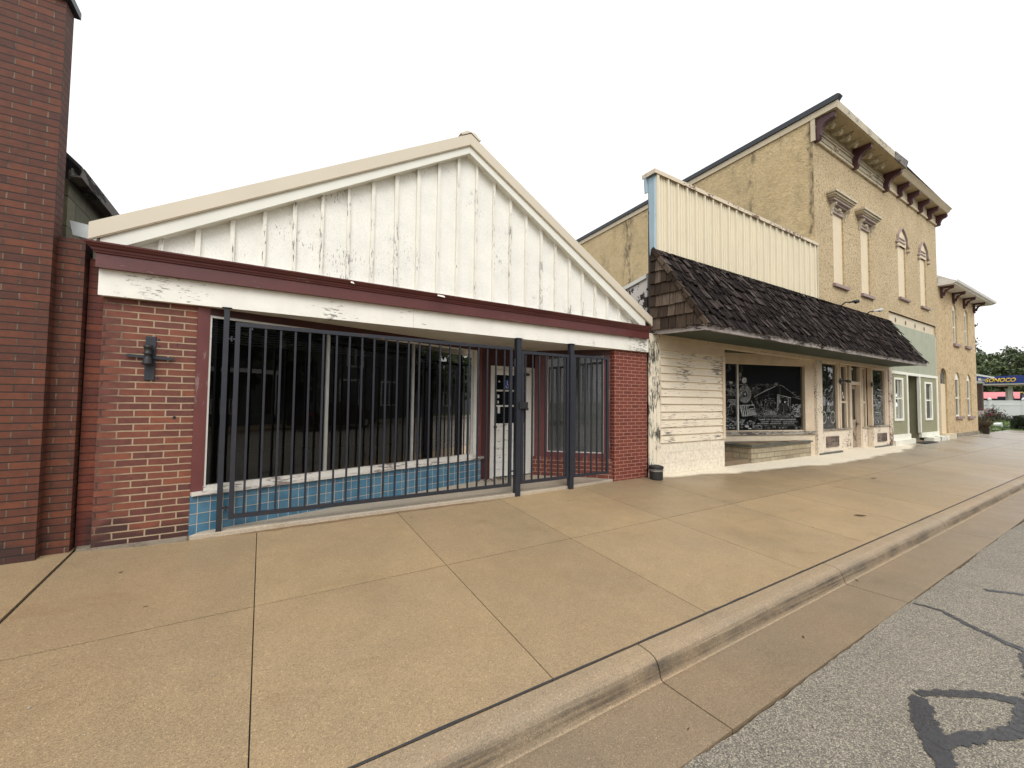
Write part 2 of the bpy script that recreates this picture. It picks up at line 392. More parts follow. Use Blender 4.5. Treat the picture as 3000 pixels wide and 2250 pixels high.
M['stone_planter'] = m_brick('stone_planter', [(0, (.36, .30, .20)), (.4, (.30, .25, .16)), (.7, (.42, .36, .25)), (1, (.26, .22, .15))], (.20, .165, .11), (.14, .12, .08), bw=.38, bh=.125, ms=.007, off=(.1, .08), depth=.02, rough=.8)
M['slate'] = m_plain('slate', (.085, .095, .08), .5, .3, 5, bump=.2, bscale=20)
M['step_tan'] = m_plain('step_tan', (.20, .145, .09), .6, .2, 5)
M['door_wood'] = m_peel('door_wood', (.36, .29, .235), (.17, .13, .10), (20, 20, 5), .40, 1.4)
M['vent_wood'] = m_peel('vent_wood', (.20, .145, .115), (.10, .075, .06), (9, 9, 30), .42, 2)
# --- tall building, corner building
M['stucco_front'] = m_stucco('stucco_front', (.625, .49, .30), (.525, .405, .235), 17, (.17, .125, .07), .92, bumpd=.06)
M['stucco_side'] = m_stucco('stucco_side', (.66, .515, .295), (.58, .445, .245), 6.5, (.30, .225, .115), .26, stain=.6, bumpd=.03, worm=5.2, seams=((5.36, .10), (7.05, .16), (8.9, .3), (12.3, .35)))
M['stucco_corner'] = m_stucco('stucco_corner', (.585, .445, .265), (.515, .385, .22), 8, (.20, .14, .07), .72, bumpd=.05)
M['coping'] = m_plain('coping', (.030, .036, .045), .45, .2, 3)
M['trim_cream'] = m_plain('trim_cream', (.60, .515, .37), .55, .1, 4)
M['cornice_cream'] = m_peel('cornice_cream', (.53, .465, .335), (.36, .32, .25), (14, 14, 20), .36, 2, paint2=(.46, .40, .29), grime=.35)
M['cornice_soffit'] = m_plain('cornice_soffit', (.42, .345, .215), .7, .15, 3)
M['bracket_maroon'] = m_plain('bracket_maroon', (.075, .028, .031), .5, .2, 8)
M['hood_mauve'] = m_plain('hood_mauve', (.36, .285, .262), .55, .15, 8)
M['board_cream'] = m_plain('board_cream', (.68, .575, .40), .6, .06, 4)
M['sill_mauve'] = m_plain('sill_mauve', (.29, .21, .195), .6, .15, 8)
M['green_board'] = m_peel('green_board', (.275, .268, .165), (.36, .33, .24), (9, 9, 1.5), .31, .9, rough=.6, paint2=(.235, .232, .142))
M['green_pale'] = m_peel('green_pale', (.36, .38, .285), (.42, .40, .31), (9, 9, 1.2), .33, .9, rough=.6, paint2=(.31, .335, .245))
M['trim_white'] = m_plain('trim_white', (.80, .80, .70), .5, .06, 5)
M['step_white'] = m_peel('step_white', (.76, .74, .64), (.17, .16, .14), (9, 9, 12), .33, 1.6)
M['mat_black'] = m_plain('mat_black', (.014, .015, .017), .8, .2, 20)
M['eave_white'] = m_plain('eave_white', (.74, .74, .72), .45, .05, 3)
M['foundation'] = m_stucco('foundation', (.30, .26, .20), (.18, .15, .11), 6, (.07, .06, .05), .6)
M['lamp_black'] = m_plain('lamp_black', (.012, .012, .013), .35, .1, 9)
M['lamp_grey'] = m_plain('lamp_grey', (.50, .50, .49), .4, .2, 12)
# --- neighbour on the left
M['siding_green'] = m_brick('siding_green', [(0, (.16, .15, .085)), (.5, (.13, .125, .075)), (1, (.19, .175, .10))], (.05, .05, .035), bw=.6, bh=.3, ms=.006, depth=.005)
M['roof_dark'] = m_plain('roof_dark', (.045, .042, .042), .85, .3, 8, bump=.3, bscale=25)
M['gutter_old'] = m_peel('gutter_old', (.17, .15, .13), (.05, .045, .042), (9, 4, 20), .45, 2)
M['flash_white'] = m_plain('flash_white', (.68, .72, .72), .4, .1, 6)
M['side_mottle'] = m_peel('side_mottle', (.74, .69, .64), (.055, .035, .03), (7, 7, 7), .47, 2.2, rough=.8)
# --- ground
def m_concrete(name, wet, dry, dryspot=False, streak=0.0, rough=(.36, .62), wetband_sheen=False):
    t = NT(name); o = t.sep()
    big = t.noise(.9, 5, .6); mid = t.noise(4.5, 5, .6)
    c = t.mix(t.ramp(big, [(.3, 0), (.7, 1)]), wet, tuple(a * b for a, b in zip(wet, (1.16, 1.10, 1.04))))
    c = t.mix(1, c, t.ramp(mid, [(.3, .94), (.7, 1.05)]), 'MULTIPLY')
    gum = t.math('MULTIPLY', t.ramp(t.voro(2.3, 'Distance'), [(.014, 1), (.024, 0)]), t.ramp(t.noise(1.3, 2), [(.5, 0), (.52, 1)]))
    c = t.mix(t.math('MULTIPLY', gum, .55), c, (.07, .055, .04))
    st = t.noise(1, 6, .7, t.coord((1.1, 3.2, 1)), .8)
    c = t.mix(t.math('MULTIPLY', t.ramp(st, [(.58, 0), (.72, 1)]), .45), c, (wet[0] * .72, wet[1] * .60, wet[2] * .46))
    f = None
    if dryspot:      # the strip under the awning that the rain did not reach
        g = t.math('SUBTRACT', o[0], 14.0); g = t.math('MULTIPLY_ADD', t.math('MULTIPLY', g, g), .0128, 4.42)
        f = t.math('ADD', t.math('SUBTRACT', o[1], g), t.math('MULTIPLY', t.math('SUBTRACT', t.noise(1.4, 4, .6), .5), .5))
        f = t.math('MULTIPLY', t.ramp(f, [(0, 0), (.12, 1)]), t.math('MULTIPLY', t.ramp(t.math('MULTIPLY', o[0], .01), [(.064, 0), (.067, 1)]), t.ramp(t.math('MULTIPLY', o[0], .01), [(.196, 1), (.206, 0)])))
    if streak:
        s = t.noise(1, 6, .7, t.coord((1.1, 55, 70)))
        s2 = t.noise(2.1, 4, .65)
        zz = t.ramp(t.math('MULTIPLY_ADD', o[2], 5.0, .75), [(.10, .0), (.22, 1), (.52, 1), (.72, 0)])
        c = t.mix(t.math('MULTIPLY', t.math('MULTIPLY', t.ramp(s, [(.36, .25), (.56, 1)]), t.ramp(s2, [(.34, .25), (.62, 1)])), t.math('MULTIPLY', zz, streak)), c, (.062, .052, .040))
    r = t.ramp(t.noise(.55, 4, .6), [(.35, rough[0]), (.65, rough[1])])
    if wetband_sheen:      # banded film of rain, plus sky sheen painted pale towards the far end
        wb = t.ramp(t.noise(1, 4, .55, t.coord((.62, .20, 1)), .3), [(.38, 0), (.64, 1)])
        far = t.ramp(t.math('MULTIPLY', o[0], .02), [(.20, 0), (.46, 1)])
        at = t.n('ShaderNodeAttribute', attribute_name='tint')      # every slab was poured a little differently
        c = t.mix(1, c, t.ramp(t.sep(at.outputs['Color'])[0], [(0, (.92, .92, .93)), (1, (1.07, 1.06, 1.04))]), 'MULTIPLY')
        dk = t.math('ADD', t.math('MULTIPLY_ADD', o[1], .30, -1.10), t.math('MULTIPLY', t.math('SUBTRACT', t.noise(1, 5, .6, t.coord((.35, .8, 1))), .5), 1.1))
        dk = t.math('MULTIPLY', t.ramp(dk, [(-.0, 0), (.42, 1)]), t.ramp(t.math('MULTIPLY', o[0], .05), [(.20, 0), (.36, 1)]))     # soaked strip below the awning line
        c = t.mix(t.math('MULTIPLY', dk, .8), c, (.172, .132, .085))
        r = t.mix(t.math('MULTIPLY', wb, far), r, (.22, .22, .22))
        c = t.mix(t.math('MULTIPLY', far, .8), c, t.mix(wb, (.37, .335, .285), (.245, .215, .172)))  # far slabs paled with sky sheen in the colour, over wet and dry bands
        ru = t.math('ADD', o[1], t.math('MULTIPLY', t.math('SUBTRACT', t.noise(2.2, 5, .65), .5), .14))     # rusty line where the entrance slab drains
        ru = t.math('MULTIPLY', t.ramp(t.math('ABSOLUTE', t.math('SUBTRACT', ru, 5.175)), [(.012, 1), (.05, 0)]), t.math('MULTIPLY', t.ramp(t.math('MULTIPLY_ADD', o[0], .1, .2), [(.17, 0), (.2, 1)]), t.ramp(t.math('MULTIPLY_ADD', o[0], .1, .2), [(.44, 1), (.54, 0)])))
        c = t.mix(t.math('MULTIPLY', ru, .75), c, (.115, .062, .028))
    if f is not None: c = t.mix(f, c, dry); r = t.mix(f, r, (.85, .85, .85))
    sp = t.voro(150, 'Color'); s = t.sep(sp)[0]
    c = t.mix(1, c, t.ramp(s, [(0, .78), (.5, 1.0), (.95, 1.07), (1, 1.45)]), 'MULTIPLY')
    c = t.mix(1, c, t.ramp(t.noise(190, 3, .7), [(.28, .66), (.72, 1.32)]), 'MULTIPLY')
    return t.done(c, r, t.bump(t.math('ADD', t.noise(170, 3, .6), t.math('MULTIPLY', s, .5)), .35, .004), .45)
M['sidewalk'] = m_concrete('sidewalk', (.300, .223, .131), (.70, .63, .50), True, wetband_sheen=True)
M['kerb'] = m_concrete('kerb', (.282, .217, .142), (.5, .4, .3), streak=1.0, rough=(.45, .7))
M['gutter'] = m_concrete('gutter', (.213, .163, .107), (.5, .4, .3), rough=(.30, .5))
M['apron'] = m_concrete('apron', (.40, .35, .28), (.5, .4, .3), rough=(.6, .8))
M['joint'] = m_plain('joint', (.032, .026, .021), .8, .2, 20)
M['tar'] = m_plain('tar', (.035, .035, .038), .55, .4, 30, bump=.3, bscale=60)
t = NT('asphalt'); cell = t.sep(t.voro(150, 'Color'))[0]; d = t.voro(150, 'Distance')
c = t.ramp(cell, [(0, (.125, .117, .107)), (.35, (.195, .182, .162)), (.62, (.26, .243, .213)), (.85, (.34, .318, .275)), (1, (.44, .41, .35))])
c = t.mix(t.ramp(d, [(.5, 0), (.9, 1)]), c, (.075, .070, .066))
c = t.mix(1, c, t.ramp(t.noise(.8, 4, .6), [(.3, .86), (.7, 1.12)]), 'MULTIPLY')
c = t.mix(1, c, (1.05, 1.0, .90), 'MULTIPLY')
M['asphalt'] = t.done(c, t.ramp(t.noise(1.2, 4), [(.35, .5), (.65, .75)]), t.bump(t.math('MULTIPLY', d, -1), .7, .008), .45)
t = NT('seal'); t.set(t.b.inputs['Alpha'], t.ramp(t.math('ADD', t.noise(70, 4, .7), t.math('MULTIPLY', t.noise(5, 3), .5)), [(.56, .35), (.72, 1)])); M['seal'] = t.done(t.mix(t.noise(60, 4, .7), (.012, .012, .015), (.05, .05, .055)), t.ramp(t.noise(25, 3), [(.35, .28), (.65, .55)]), t.bump(t.noise(80, 3), .3, .005))
M['grass'] = m_plain('grass', (.085, .125, .030), .9, .35, 3, bump=.6, bscale=40)
M['earth'] = m_plain('earth', (.10, .085, .055), .9, .3, 2)
M['blade'] = m_tint('blade', (.045, .085, .014), (.125, .19, .045), .7, (3, 3, 3), .2, .1)
M['leaf'] = m_tint('leaf', (.026, .042, .016), (.085, .115, .045), .65, (2, 2, 2), .3, .1, c3=(.17, .20, .09))
M['leaf_hedge'] = m_tint('leaf_hedge', (.010, .018, .007), (.028, .046, .014), .55, (3, 3, 3), .25, .1, c3=(.070, .088, .038))
M['leaf_bush'] = m_tint('leaf_bush', (.018, .026, .010), (.05, .06, .025), .7, (3, 3, 3), .3, .1, c3=(.09, .075, .05))
M['petal'] = m_plain('petal', (.42, .055, .12), .6, .2, 30)
M['twig'] = m_tint('twig', (.05, .035, .022), (.13, .095, .055), .8, (4, 4, 4), .2, .1)
M['bark'] = m_plain('bark', (.07, .055, .042), .9, .3, 6, bump=.5, bscale=20)
M['deadleaf'] = m_plain('deadleaf', (.07, .038, .018), .8, .3, 30)
# --- far right
M['vinyl'] = m_plain('vinyl', (.78, .80, .80), .4, .05, 2)
M['canopy_blue'] = m_plain('canopy_blue', (.010, .032, .20), .35, .06, .6)
M['letter_yellow'] = m_plain('letter_yellow', (.80, .52, .025), .4, .05, 2)
M['canopy_white'] = m_plain('canopy_white', (.62, .61, .58), .5, .08, 1)
M['roof_pink'] = m_plain('roof_pink', (.66, .20, .22), .5, .08, 1)
M['wall_navy'] = m_plain('wall_navy', (.022, .030, .055), .6, .1, 1)
M['rake_yellow'] = m_plain('rake_yellow', (.66, .58, .16), .5, .1, 1)
M['banner_orange'] = m_plain('banner_orange', (.62, .16, .04), .5, .1, 2)
M['porch_brick'] = m_brick('porch_brick', [(0, (.055, .022, .018)), (.5, (.075, .03, .022)), (1, (.04, .018, .015))], (.11, .09, .07), bw=.22, bh=.075, ms=.01, depth=.008)
M['roof_grey'] = m_plain('roof_grey', (.36, .36, .36), .7, .15, 2)
M['pot_dark'] = m_plain('pot_dark', (.030, .017, .014), .5, .2, 6)
M['bucket_black'] = m_plain('bucket_black', (.022, .022, .022), .5, .3, 8, bump=.15, bscale=40)
M['band_silver'] = m_plain('band_silver', (.55, .54, .52), .35, .15, 8, metal=.6)
M['stone_pale'] = m_plain('stone_pale', (.33, .31, .27), .8, .2, 3)
# --- across the street (seen in the panes)
M['house_dark'] = m_plain('house_dark', (.085, .088, .09), .8, .15, 2)
M['house_grey'] = m_plain('house_grey', (.14, .145, .15), .8, .15, 2)
M['car_paint'] = m_plain('car_paint', (.018, .018, .021), .2, .1, 2)
M['tyre'] = m_plain('tyre', (.015, .015, .015), .8, .1, 9)
M['rim'] = m_plain('rim', (.5, .5, .5), .3, .1, 9, metal=.8)
M['tail_red'] = m_plain('tail_red', (.25, .01, .012), .3, .1, 9)
M['glass_dark'] = m_plain('glass_dark', (.012, .014, .016), .06, .1, 3)

# ------------------------------------------------------------------ sky, sun, camera
W = bpy.data.worlds.new('World'); SC.world = W; W.use_nodes = True
wt = W.node_tree; bg = wt.nodes['Background']
SUN_EL, SUN_AZ = R(50), R(200)
sky = wt.nodes.new('ShaderNodeTexSky'); sky.sky_type = 'NISHITA'; sky.sun_disc = False
sky.sun_elevation = SUN_EL; sky.sun_rotation = SUN_AZ; sky.air_density = 1.0; sky.dust_density = 6.0; sky.ozone_density = 1.0
hs = wt.nodes.new('ShaderNodeHueSaturation'); hs.inputs['Saturation'].default_value = .10
wt.links.new(sky.outputs[0], hs.inputs['Color'])
cl = wt.nodes.new('ShaderNodeMix'); cl.data_type = 'RGBA'; cl.inputs[0].default_value = .6      # cloud deck over the whole sky
wt.links.new(hs.outputs[0], cl.inputs[6]); cl.inputs[7].default_value = (12.0, 12.0, 12.0, 1)
wt.links.new(cl.outputs[2], bg.inputs[0]); bg.inputs[1].default_value = .10
sd = bpy.data.lights.new('sun', 'SUN'); sd.energy = 1.0; sd.angle = R(35); sd.color = (1, .97, .92)
so = bpy.data.objects.new('sun', sd); COL.objects.link(so); so.location = (0, -20, 30)
# sun_rotation is measured clockwise from +Y when seen from above
dv = Vector((math.sin(SUN_AZ) * math.cos(SUN_EL), math.cos(SUN_AZ) * math.cos(SUN_EL), math.sin(SUN_EL)))
so.rotation_euler = (-dv).to_track_quat('-Z', 'Y').to_euler()
SC.view_settings.view_transform = 'Standard'; SC.view_settings.look = 'None'
SC.view_settings.gamma = 1.0; SC.view_settings.use_curve_mapping = False; SC.view_settings.exposure = 0.54
SC.cycles.max_bounces = 8; SC.cycles.transparent_max_bounces = 24; SC.cycles.diffuse_bounces = 4; SC.cycles.glossy_bounces = 3
SC.cycles.caustics_reflective = False; SC.cycles.caustics_refractive = False

cam = bpy.data.cameras.new('camera'); co = bpy.data.objects.new('camera', cam); COL.objects.link(co); SC.camera = co
YAW, PITCH, ROLL = R(31.5), R(2.33), R(.64)
fw = Vector((math.sin(YAW) * math.cos(PITCH), math.cos(YAW) * math.cos(PITCH), math.sin(PITCH)))
r0 = Vector((math.cos(YAW), -math.sin(YAW), 0)); u0 = r0.cross(fw)
rr = r0 * math.cos(ROLL) + u0 * math.sin(ROLL); uu = -r0 * math.sin(ROLL) + u0 * math.cos(ROLL)
co.matrix_world = Matrix(((rr.x, uu.x, -fw.x, 0), (rr.y, uu.y, -fw.y, 0), (rr.z, uu.z, -fw.z, 1.62), (0, 0, 0, 1)))
cam.sensor_width = 36; cam.lens = 1195 / 3000 * 36; cam.clip_end = 1500; cam.clip_start = .05

# ------------------------------------------------------------------ ground
def sw(y): return .2 * (y - 1.94) / 3.36
def struct(o): o['kind'] = 'structure'; return o
g = MB(); g.face([(-600, -600, -.45), (600, -600, -.45), (600, 600, -.45), (-600, 600, -.45)])
struct(g.build('ground', M['earth']))
XJ = [-9.0, -7.45, -5.95, -4.45, -2.95, -1.42, 0.0, 1.5, 2.98, 4.56]
while XJ[-1] < 44: XJ.append(XJ[-1] + 1.53)
XJ += [60, 80, 120]
g = MB()
for i in range(len(XJ) - 1):
    a, b = XJ[i], XJ[i + 1]
    ga = .012 if abs(a + 1.42) < .01 else (.0034 if a < 6 else .0042); gb = .012 if abs(b + 1.42) < .01 else (.0034 if b < 6 else .0042)
    for (y0, y1) in ((1.954, 3.5630), (3.5750, 5.62)):
        a0 = a + ga; b0 = b - gb; g.ct = rnd.random()
        if b > 30: y1 = min(y1, 5.3)
        g.hexa([(a0, y0, -.1), (b0, y0, -.1), (b0, y1, -.1), (a0, y1, -.1), (a0, y0, sw(y0)), (b0, y0, sw(y0)), (b0, y1, sw(y1)), (a0, y1, sw(y1))])
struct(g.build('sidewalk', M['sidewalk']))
g = MB()
g.face([(-9, 1.935, sw(1.935) - .018), (120, 1.935, sw(1.935) - .018), (120, 5.6, sw(5.6) - .018), (-9, 5.6, sw(5.6) - .018)])
struct(g.build('sidewalk_joints', M['joint']))
g = MB(); rnd.seed(3); n = 240
top = []
for i in range(n + 1):
    x = -4 + 44 * (i / n) ** 1.35
    top.append((x, 1.9375 + rnd.uniform(-.004, .003), 1.9505 + rnd.uniform(-.004, .005)))
for (x0, a0, b0), (x1, a1, b1) in zip(top, top[1:]):
    g.face([(x0, a0, .0035), (x1, a1, .0035), (x1, b1, .0035), (x0, b0, .0035)])
struct(g.build('kerb_tar_joint', M['tar']))
KP = [(1.934, -.2), (1.934, 0), (1.87, -.0015), (1.835, -.005), (1.808, -.014), (1.788, -.028), (1.775, -.047), (1.766, -.075), (1.757, -.110), (1.749, -.128), (1.740, -.132), (1.735, -.2)]
KJ = [-7.6, -4.0, -.7, 2.2, 4.92, 8.26, 11.4, 14.5, 17.6, 20.7, 23.8, 27, 31, 36, 42, 50, 60, 80, 120]
g = MB(); gp = MB()
for a, b in zip(KJ, KJ[1:]):
    n = max(1, int((b - a) / .8)); 
    g.yz(KP, a + .005, b - .005)
    gp.yz([(1.744, -.25), (1.744, -.1335), (1.60, -.1315), (1.295, -.1235), (1.28, -.25)], a + .0045, b - .0045)
ob = g.build('kerb', M['kerb'], smooth=False); struct(ob)
struct(gp.build('gutter', M['gutter']))
g = MB(); g.yz([(1.738, -.3), (1.738, -.152), (1.295, -.145), (1.295, -.3)], -9, 120); struct(g.build('gutter_joints', M['joint']))
g = MB(); rnd.seed(5); xs = [-12 + i * .06 for i in range(630)] + [26, 40, 80, 160]
edge = [1.287 + .008 * math.sin(x * 1.7) + .005 * math.sin(x * 4.3 + 1) + rnd.uniform(-.006, .006) for x in xs]
for i in range(len(xs) - 1):
    a, b = xs[i], xs[i + 1]
    g.face([(a, -1.2, -.105), (b, -1.2, -.105), (b, edge[i + 1], -.1275), (a, edge[i], -.1275)])
g.face([(-12, -11.2, -.125), (160, -11.2, -.125), (160, -1.2, -.105), (-12, -1.2, -.105)])
struct(g.build('road', M['asphalt']))
def rz(y): return -.105 - .0225 * (y + 1.2) / 2.487 if y > -1.2 else -.105
def ribbon(mb, pts, w, jit=.012, dz=.004, step=.022):
    P = []
    for a, b in zip(pts, pts[1:]):
        n = max(1, int((Vector(b) - Vector(a)).length / step))
        for k in range(n): P.append(Vector(a).lerp(Vector(b), k / n))
    P.append(Vector(pts[-1]))
    for _ in range(3): P = [P[0]] + [(P[i - 1] + P[i] * 2 + P[i + 1]) / 4 for i in range(1, len(P) - 1)] + [P[-1]]
    rows = []
    for i, p in enumerate(P):
        d = (P[min(i + 1, len(P) - 1)] - P[max(i - 1, 0)]); d = d.normalized() if d.length else Vector((1, 0))
        q = Vector((-d.y, d.x)); ww = (w if not callable(w) else w(i / (len(P) - 1))) / 2
        l = p + q * (ww + rnd.uniform(-jit, jit)); r = p - q * (ww + rnd.uniform(-jit, jit))
        rows.append(((l.x, l.y, rz(l.y) + dz), (r.x, r.y, rz(r.y) + dz)))
    for (a, b), (c, d) in zip(rows, rows[1:]): mb.face([a, b, d, c])
rnd.seed(9)
g = MB(); ribbon(g, [(4.96, 1.27), (4.985, 1.10), (4.83, .9), (4.76, .77), (4.70, .66), (4.66, .45), (4.72, -.2), (4.4, -1.1)], lambda t: .03 + .05 * min(1, t * 3), .010)
ribbon(g, [(5.90, 1.01), (6.07, .79), (6.3, .4), (6.9, -.3)], lambda t: .05 + .02 * t, .010, .0048)
ribbon(g, [(4.62, .60), (4.35, .55), (4.1, .50), (3.95, .50)], .075, .014, .0052)
ribbon(g, [(3.40, .86), (3.20, .79), (3.02, .70), (2.80, .61), (2.5, .50), (2.2, .35), (1.9, .1)], lambda t: .085 + .03 * math.sin(t * 9), .014, .0056)
ribbon(g, [(3.43, .875), (3.53, .815), (3.66, .735), (3.78, .64), (3.84, .565), (3.90, .48), (4.1, .36)], lambda t: .05 + .04 * t, .010, .0061)
ribbon(g, [(3.0, .70), (3.12, .655), (3.27, .595), (3.42, .53), (3.55, .49), (3.72, .50), (3.88, .52)], .075, .013, .0066)
for k, o in enumerate([g.build('road_crack_seal', M['seal'])]): struct(o)
# ------------------------------------------------------------------ helpers for walls
def arc_pts(xa, xb, zs, zc, n=10):
    """arch from (xb,zs) over the crown zc to (xa,zs)"""
    xm = (xa + xb) / 2; a = (xb - xa) / 2; h = zc - zs
    return [(xm + a * math.cos(math.pi * i / n), zs + h * math.sin(math.pi * i / n)) for i in range(n + 1)]
def wall_open(mb, x0, x1, z0, z1, y, depth, ops):
    """front skin of a wall at y with openings (xa,xb,za,zb[,spring]) and their reveals"""
    xs = sorted({x0, x1} | {o[0] for o in ops} | {o[1] for o in ops}); zs = sorted({z0, z1} | {o[2] for o in ops} | {o[3] for o in ops})
    for xa, xb in zip(xs, xs[1:]):
        for za, zb in zip(zs, zs[1:]):
            if any(o[0] <= xa and xb <= o[1] and o[2] <= za and zb <= o[3] for o in ops): continue
            mb.face([(xa, y, za), (xb, y, za), (xb, y, zb), (xa, y, zb)])
    for o in ops:
        xa, xb, za, zb = o[:4]; yb = y + depth
        zt = o[4] if len(o) > 4 else zb
        mb.face([(xa, y, za), (xa, yb, za), (xa, yb, zt), (xa, y, zt)]); mb.face([(xb, y, za), (xb, y, zt), (xb, yb, zt), (xb, yb, za)])
        mb.face([(xa, y, za), (xb, y, za), (xb, yb, za), (xa, yb, za)])
        if len(o) > 4:
            P = arc_pts(xa, xb, zt, zb); k = len(P) // 2
            for (ax, az), (bx, bz) in zip(P, P[1:]): mb.face([(ax, y, az), (bx, y, bz), (bx, yb, bz), (ax, yb, az)])
            for i in range(k): mb.face([(xb, y, zb), (P[i][0], y, P[i][1]), (P[i + 1][0], y, P[i + 1][1])])
            for i in range(k, len(P) - 1): mb.face([(xa, y, zb), (P[i][0], y, P[i][1]), (P[i + 1][0], y, P[i + 1][1])])
        else:
            mb.face([(xa, y, zb), (xb, y, zb), (xb, yb, zb), (xa, yb, zb)])
def P1(name, mat, parent, fn, **kw):
    mb = MB(); fn(mb); return mb.build(name, mat, parent, **kw)
def pane(name, mat, parent, pts):
    mb = MB(); mb.face(pts); return mb.build(name, mat, parent)
def lpane(name, mat, parent, F, u0, u1, n, z0, z1):
    return pane(name, mat, parent, [F(u0, n, z0), F(u1, n, z0), F(u1, n, z1), F(u0, n, z1)])

# ================================================================== brick building at the left edge
T = thing('brick_building', 'dark red brick building with tall plain wall at the left edge of the pavement', 'building', (-3.5, 5.3, .18))
def f(b):
    b.box(-7.5, -1.628, 5.20, 5.372, -.1, 5.222)
P1('front_wall', M['brick_dark'], T, f)
P1('low_wall', M['brick_dark'], T, lambda b: b.box(-1.95, -1.447, 5.298, 5.50, -.1, 3.075))
P1('coping', M['coping'], T, lambda b: b.box(-7.5, -1.590, 5.165, 5.405, 5.2225, 5.29))
P1('parapet_base', M['foundation'], T, lambda b: b.xy([(-7.5, 5.19), (-1.60, 5.185), (-1.60, 5.4), (-7.5, 5.4)], -.2, .172))

T = thing('neighbour_house', 'gabled house with dark shingle roof and mossy green siding behind the brick wall', 'house', (-4, 8, .2))
P1('side_wall', M['siding_green'], T, lambda b: b.box(-5.5, -1.70, 5.70, 15, 0, 3.77))
P1('roof', M['roof_dark'], T, lambda b: b.xz([(-1.60, 3.865), (-1.60, 3.905), (-4.3, 6.55), (-6.9, 3.905), (-6.9, 3.865), (-4.3, 6.50)], 5.64, 15.3))
def f(b):
    P = [(-1.66, 3.765), (-1.585, 3.775), (-1.565, 3.865), (-1.578, 3.865), (-1.595, 3.787), (-1.648, 3.778), (-1.65, 3.85), (-1.66, 3.85)]
    b.xz(P, 5.60, 15.3)
P1('gutter', M['gutter_old'], T, f)
P1('eave_board', M['gutter_old'], T, lambda b: b.box(-1.698, -1.662, 5.68, 15.2, 3.77, 3.86))
def f(b):
    b.poly([(-1.60, 5.52, 3.17), (-1.43, 5.50, 3.14), (-1.42, 5.50, 3.285), (-1.50, 5.515, 3.29), (-1.63, 5.53, 3.31),
            (-1.60, 5.53, 3.17), (-1.43, 5.51, 3.14), (-1.42, 5.51, 3.285), (-1.50, 5.525, 3.29), (-1.63, 5.54, 3.31)],
           [(4, 3, 2, 1, 0), (5, 6, 7, 8, 9)] + [(i, (i + 1) % 5, 5 + (i + 1) % 5, 5 + i) for i in range(5)])
o = P1('flashing', M['flash_white'], None, f); tag(o, 'loose white scrap of flashing wedged between the low brick wall and the beige rake', 'flashing')

# ================================================================== gabled shop
G = thing('gable_shop', 'white gabled shop with maroon cornice, brick piers and barred front window', 'shop', (2.45, 5.3, .2))
P1('brick_pier', M['brick_pier'], G, lambda b: b.box(-1.308, -.582, 5.30, 5.72, -.05, 2.562))
tag(P1('brick_strip', M['brick_strip'], G, lambda b: b.box(-1.436, -1.309, 5.385, 5.72, -.05, 2.93)), 'set-back strip of rust-streaked brick')
tag(P1('brick_pier', M['brick_red'], G, lambda b: b.box(5.408, 6.275, 5.30, 5.62, -.05, 2.562)), 'red painted brick pier with pale joints')
def f(b):
    b.box(-1.43, -1.30, 5.73, 17, -.1, 3.02); b.box(6.17, 6.272, 5.63, 17, -.1, 3.02); b.box(-1.43, 6.272, 17.0, 17.1, -.1, 3.02)
P1('side_wall', M['brick_red'], G, f)
def f(b):
    b.xy([(-1.308, 5.27), (-.60, 5.255), (-.59, 5.17), (-.95, 5.20), (-1.40, 5.285), (-1.42, 5.38), (-1.30, 5.385)], .05, .222)
P1('footing', M['foundation'], G, f)
# frieze and cornice
def f(b):
    b.box(-1.333, 1.672, 5.235, 5.46, 2.565, 2.818); b.box(1.6745, 6.245, 5.235, 5.46, 2.567, 2.818)
P1('frieze', M['frieze_white'], G, f)
def f(b):
    b.box(-1.345, 6.20, 5.178, 5.232, 2.812, 2.938)
    prof = [(5.178, 2.939), (5.165, 2.945), (5.160, 2.962), (5.152, 2.966), (5.148, 2.985), (5.132, 2.994), (5.118, 3.012), (5.108, 3.018), (5.105, 3.034), (5.24, 3.036), (5.24, 2.939)]
    b.prism([(-1.345 + (y - 5.178), y, z) for y, z in prof], [(6.20 - (y - 5.178) * .3, y, z) for y, z in prof])
    # return at the left end
    b.prism([(-1.345 + (y - 5.178), 5.24, z) for y, z in prof], [(-1.345 + (y - 5.178), 5.40, z) for y, z in prof])
    b.box(-1.346, -1.334, 5.233, 5.40, 2.812, 2.938)
P1('cornice', M['maroon'], G, f)
tag(P1('cornice_top', M['rake_white'], G, lambda b: b.box(-1.30, 6.15, 5.243, 5.36, 3.02, 3.045)), 'flaking pale ledge')
for k, (x, w) in enumerate(((1.95, .11), (.86, .045))):      # paint chips hanging off the cornice
    P1('paint_flake', M['frieze_white'], G, lambda b: b.hexa([(x, 5.098, 3.000), (x + w, 5.098, 2.992), (x + w, 5.103, 2.992), (x, 5.103, 3.000), (x + .01, 5.112, 3.030), (x + w - .02, 5.112, 3.022), (x + w - .02, 5.116, 3.022), (x + .01, 5.116, 3.030)]))
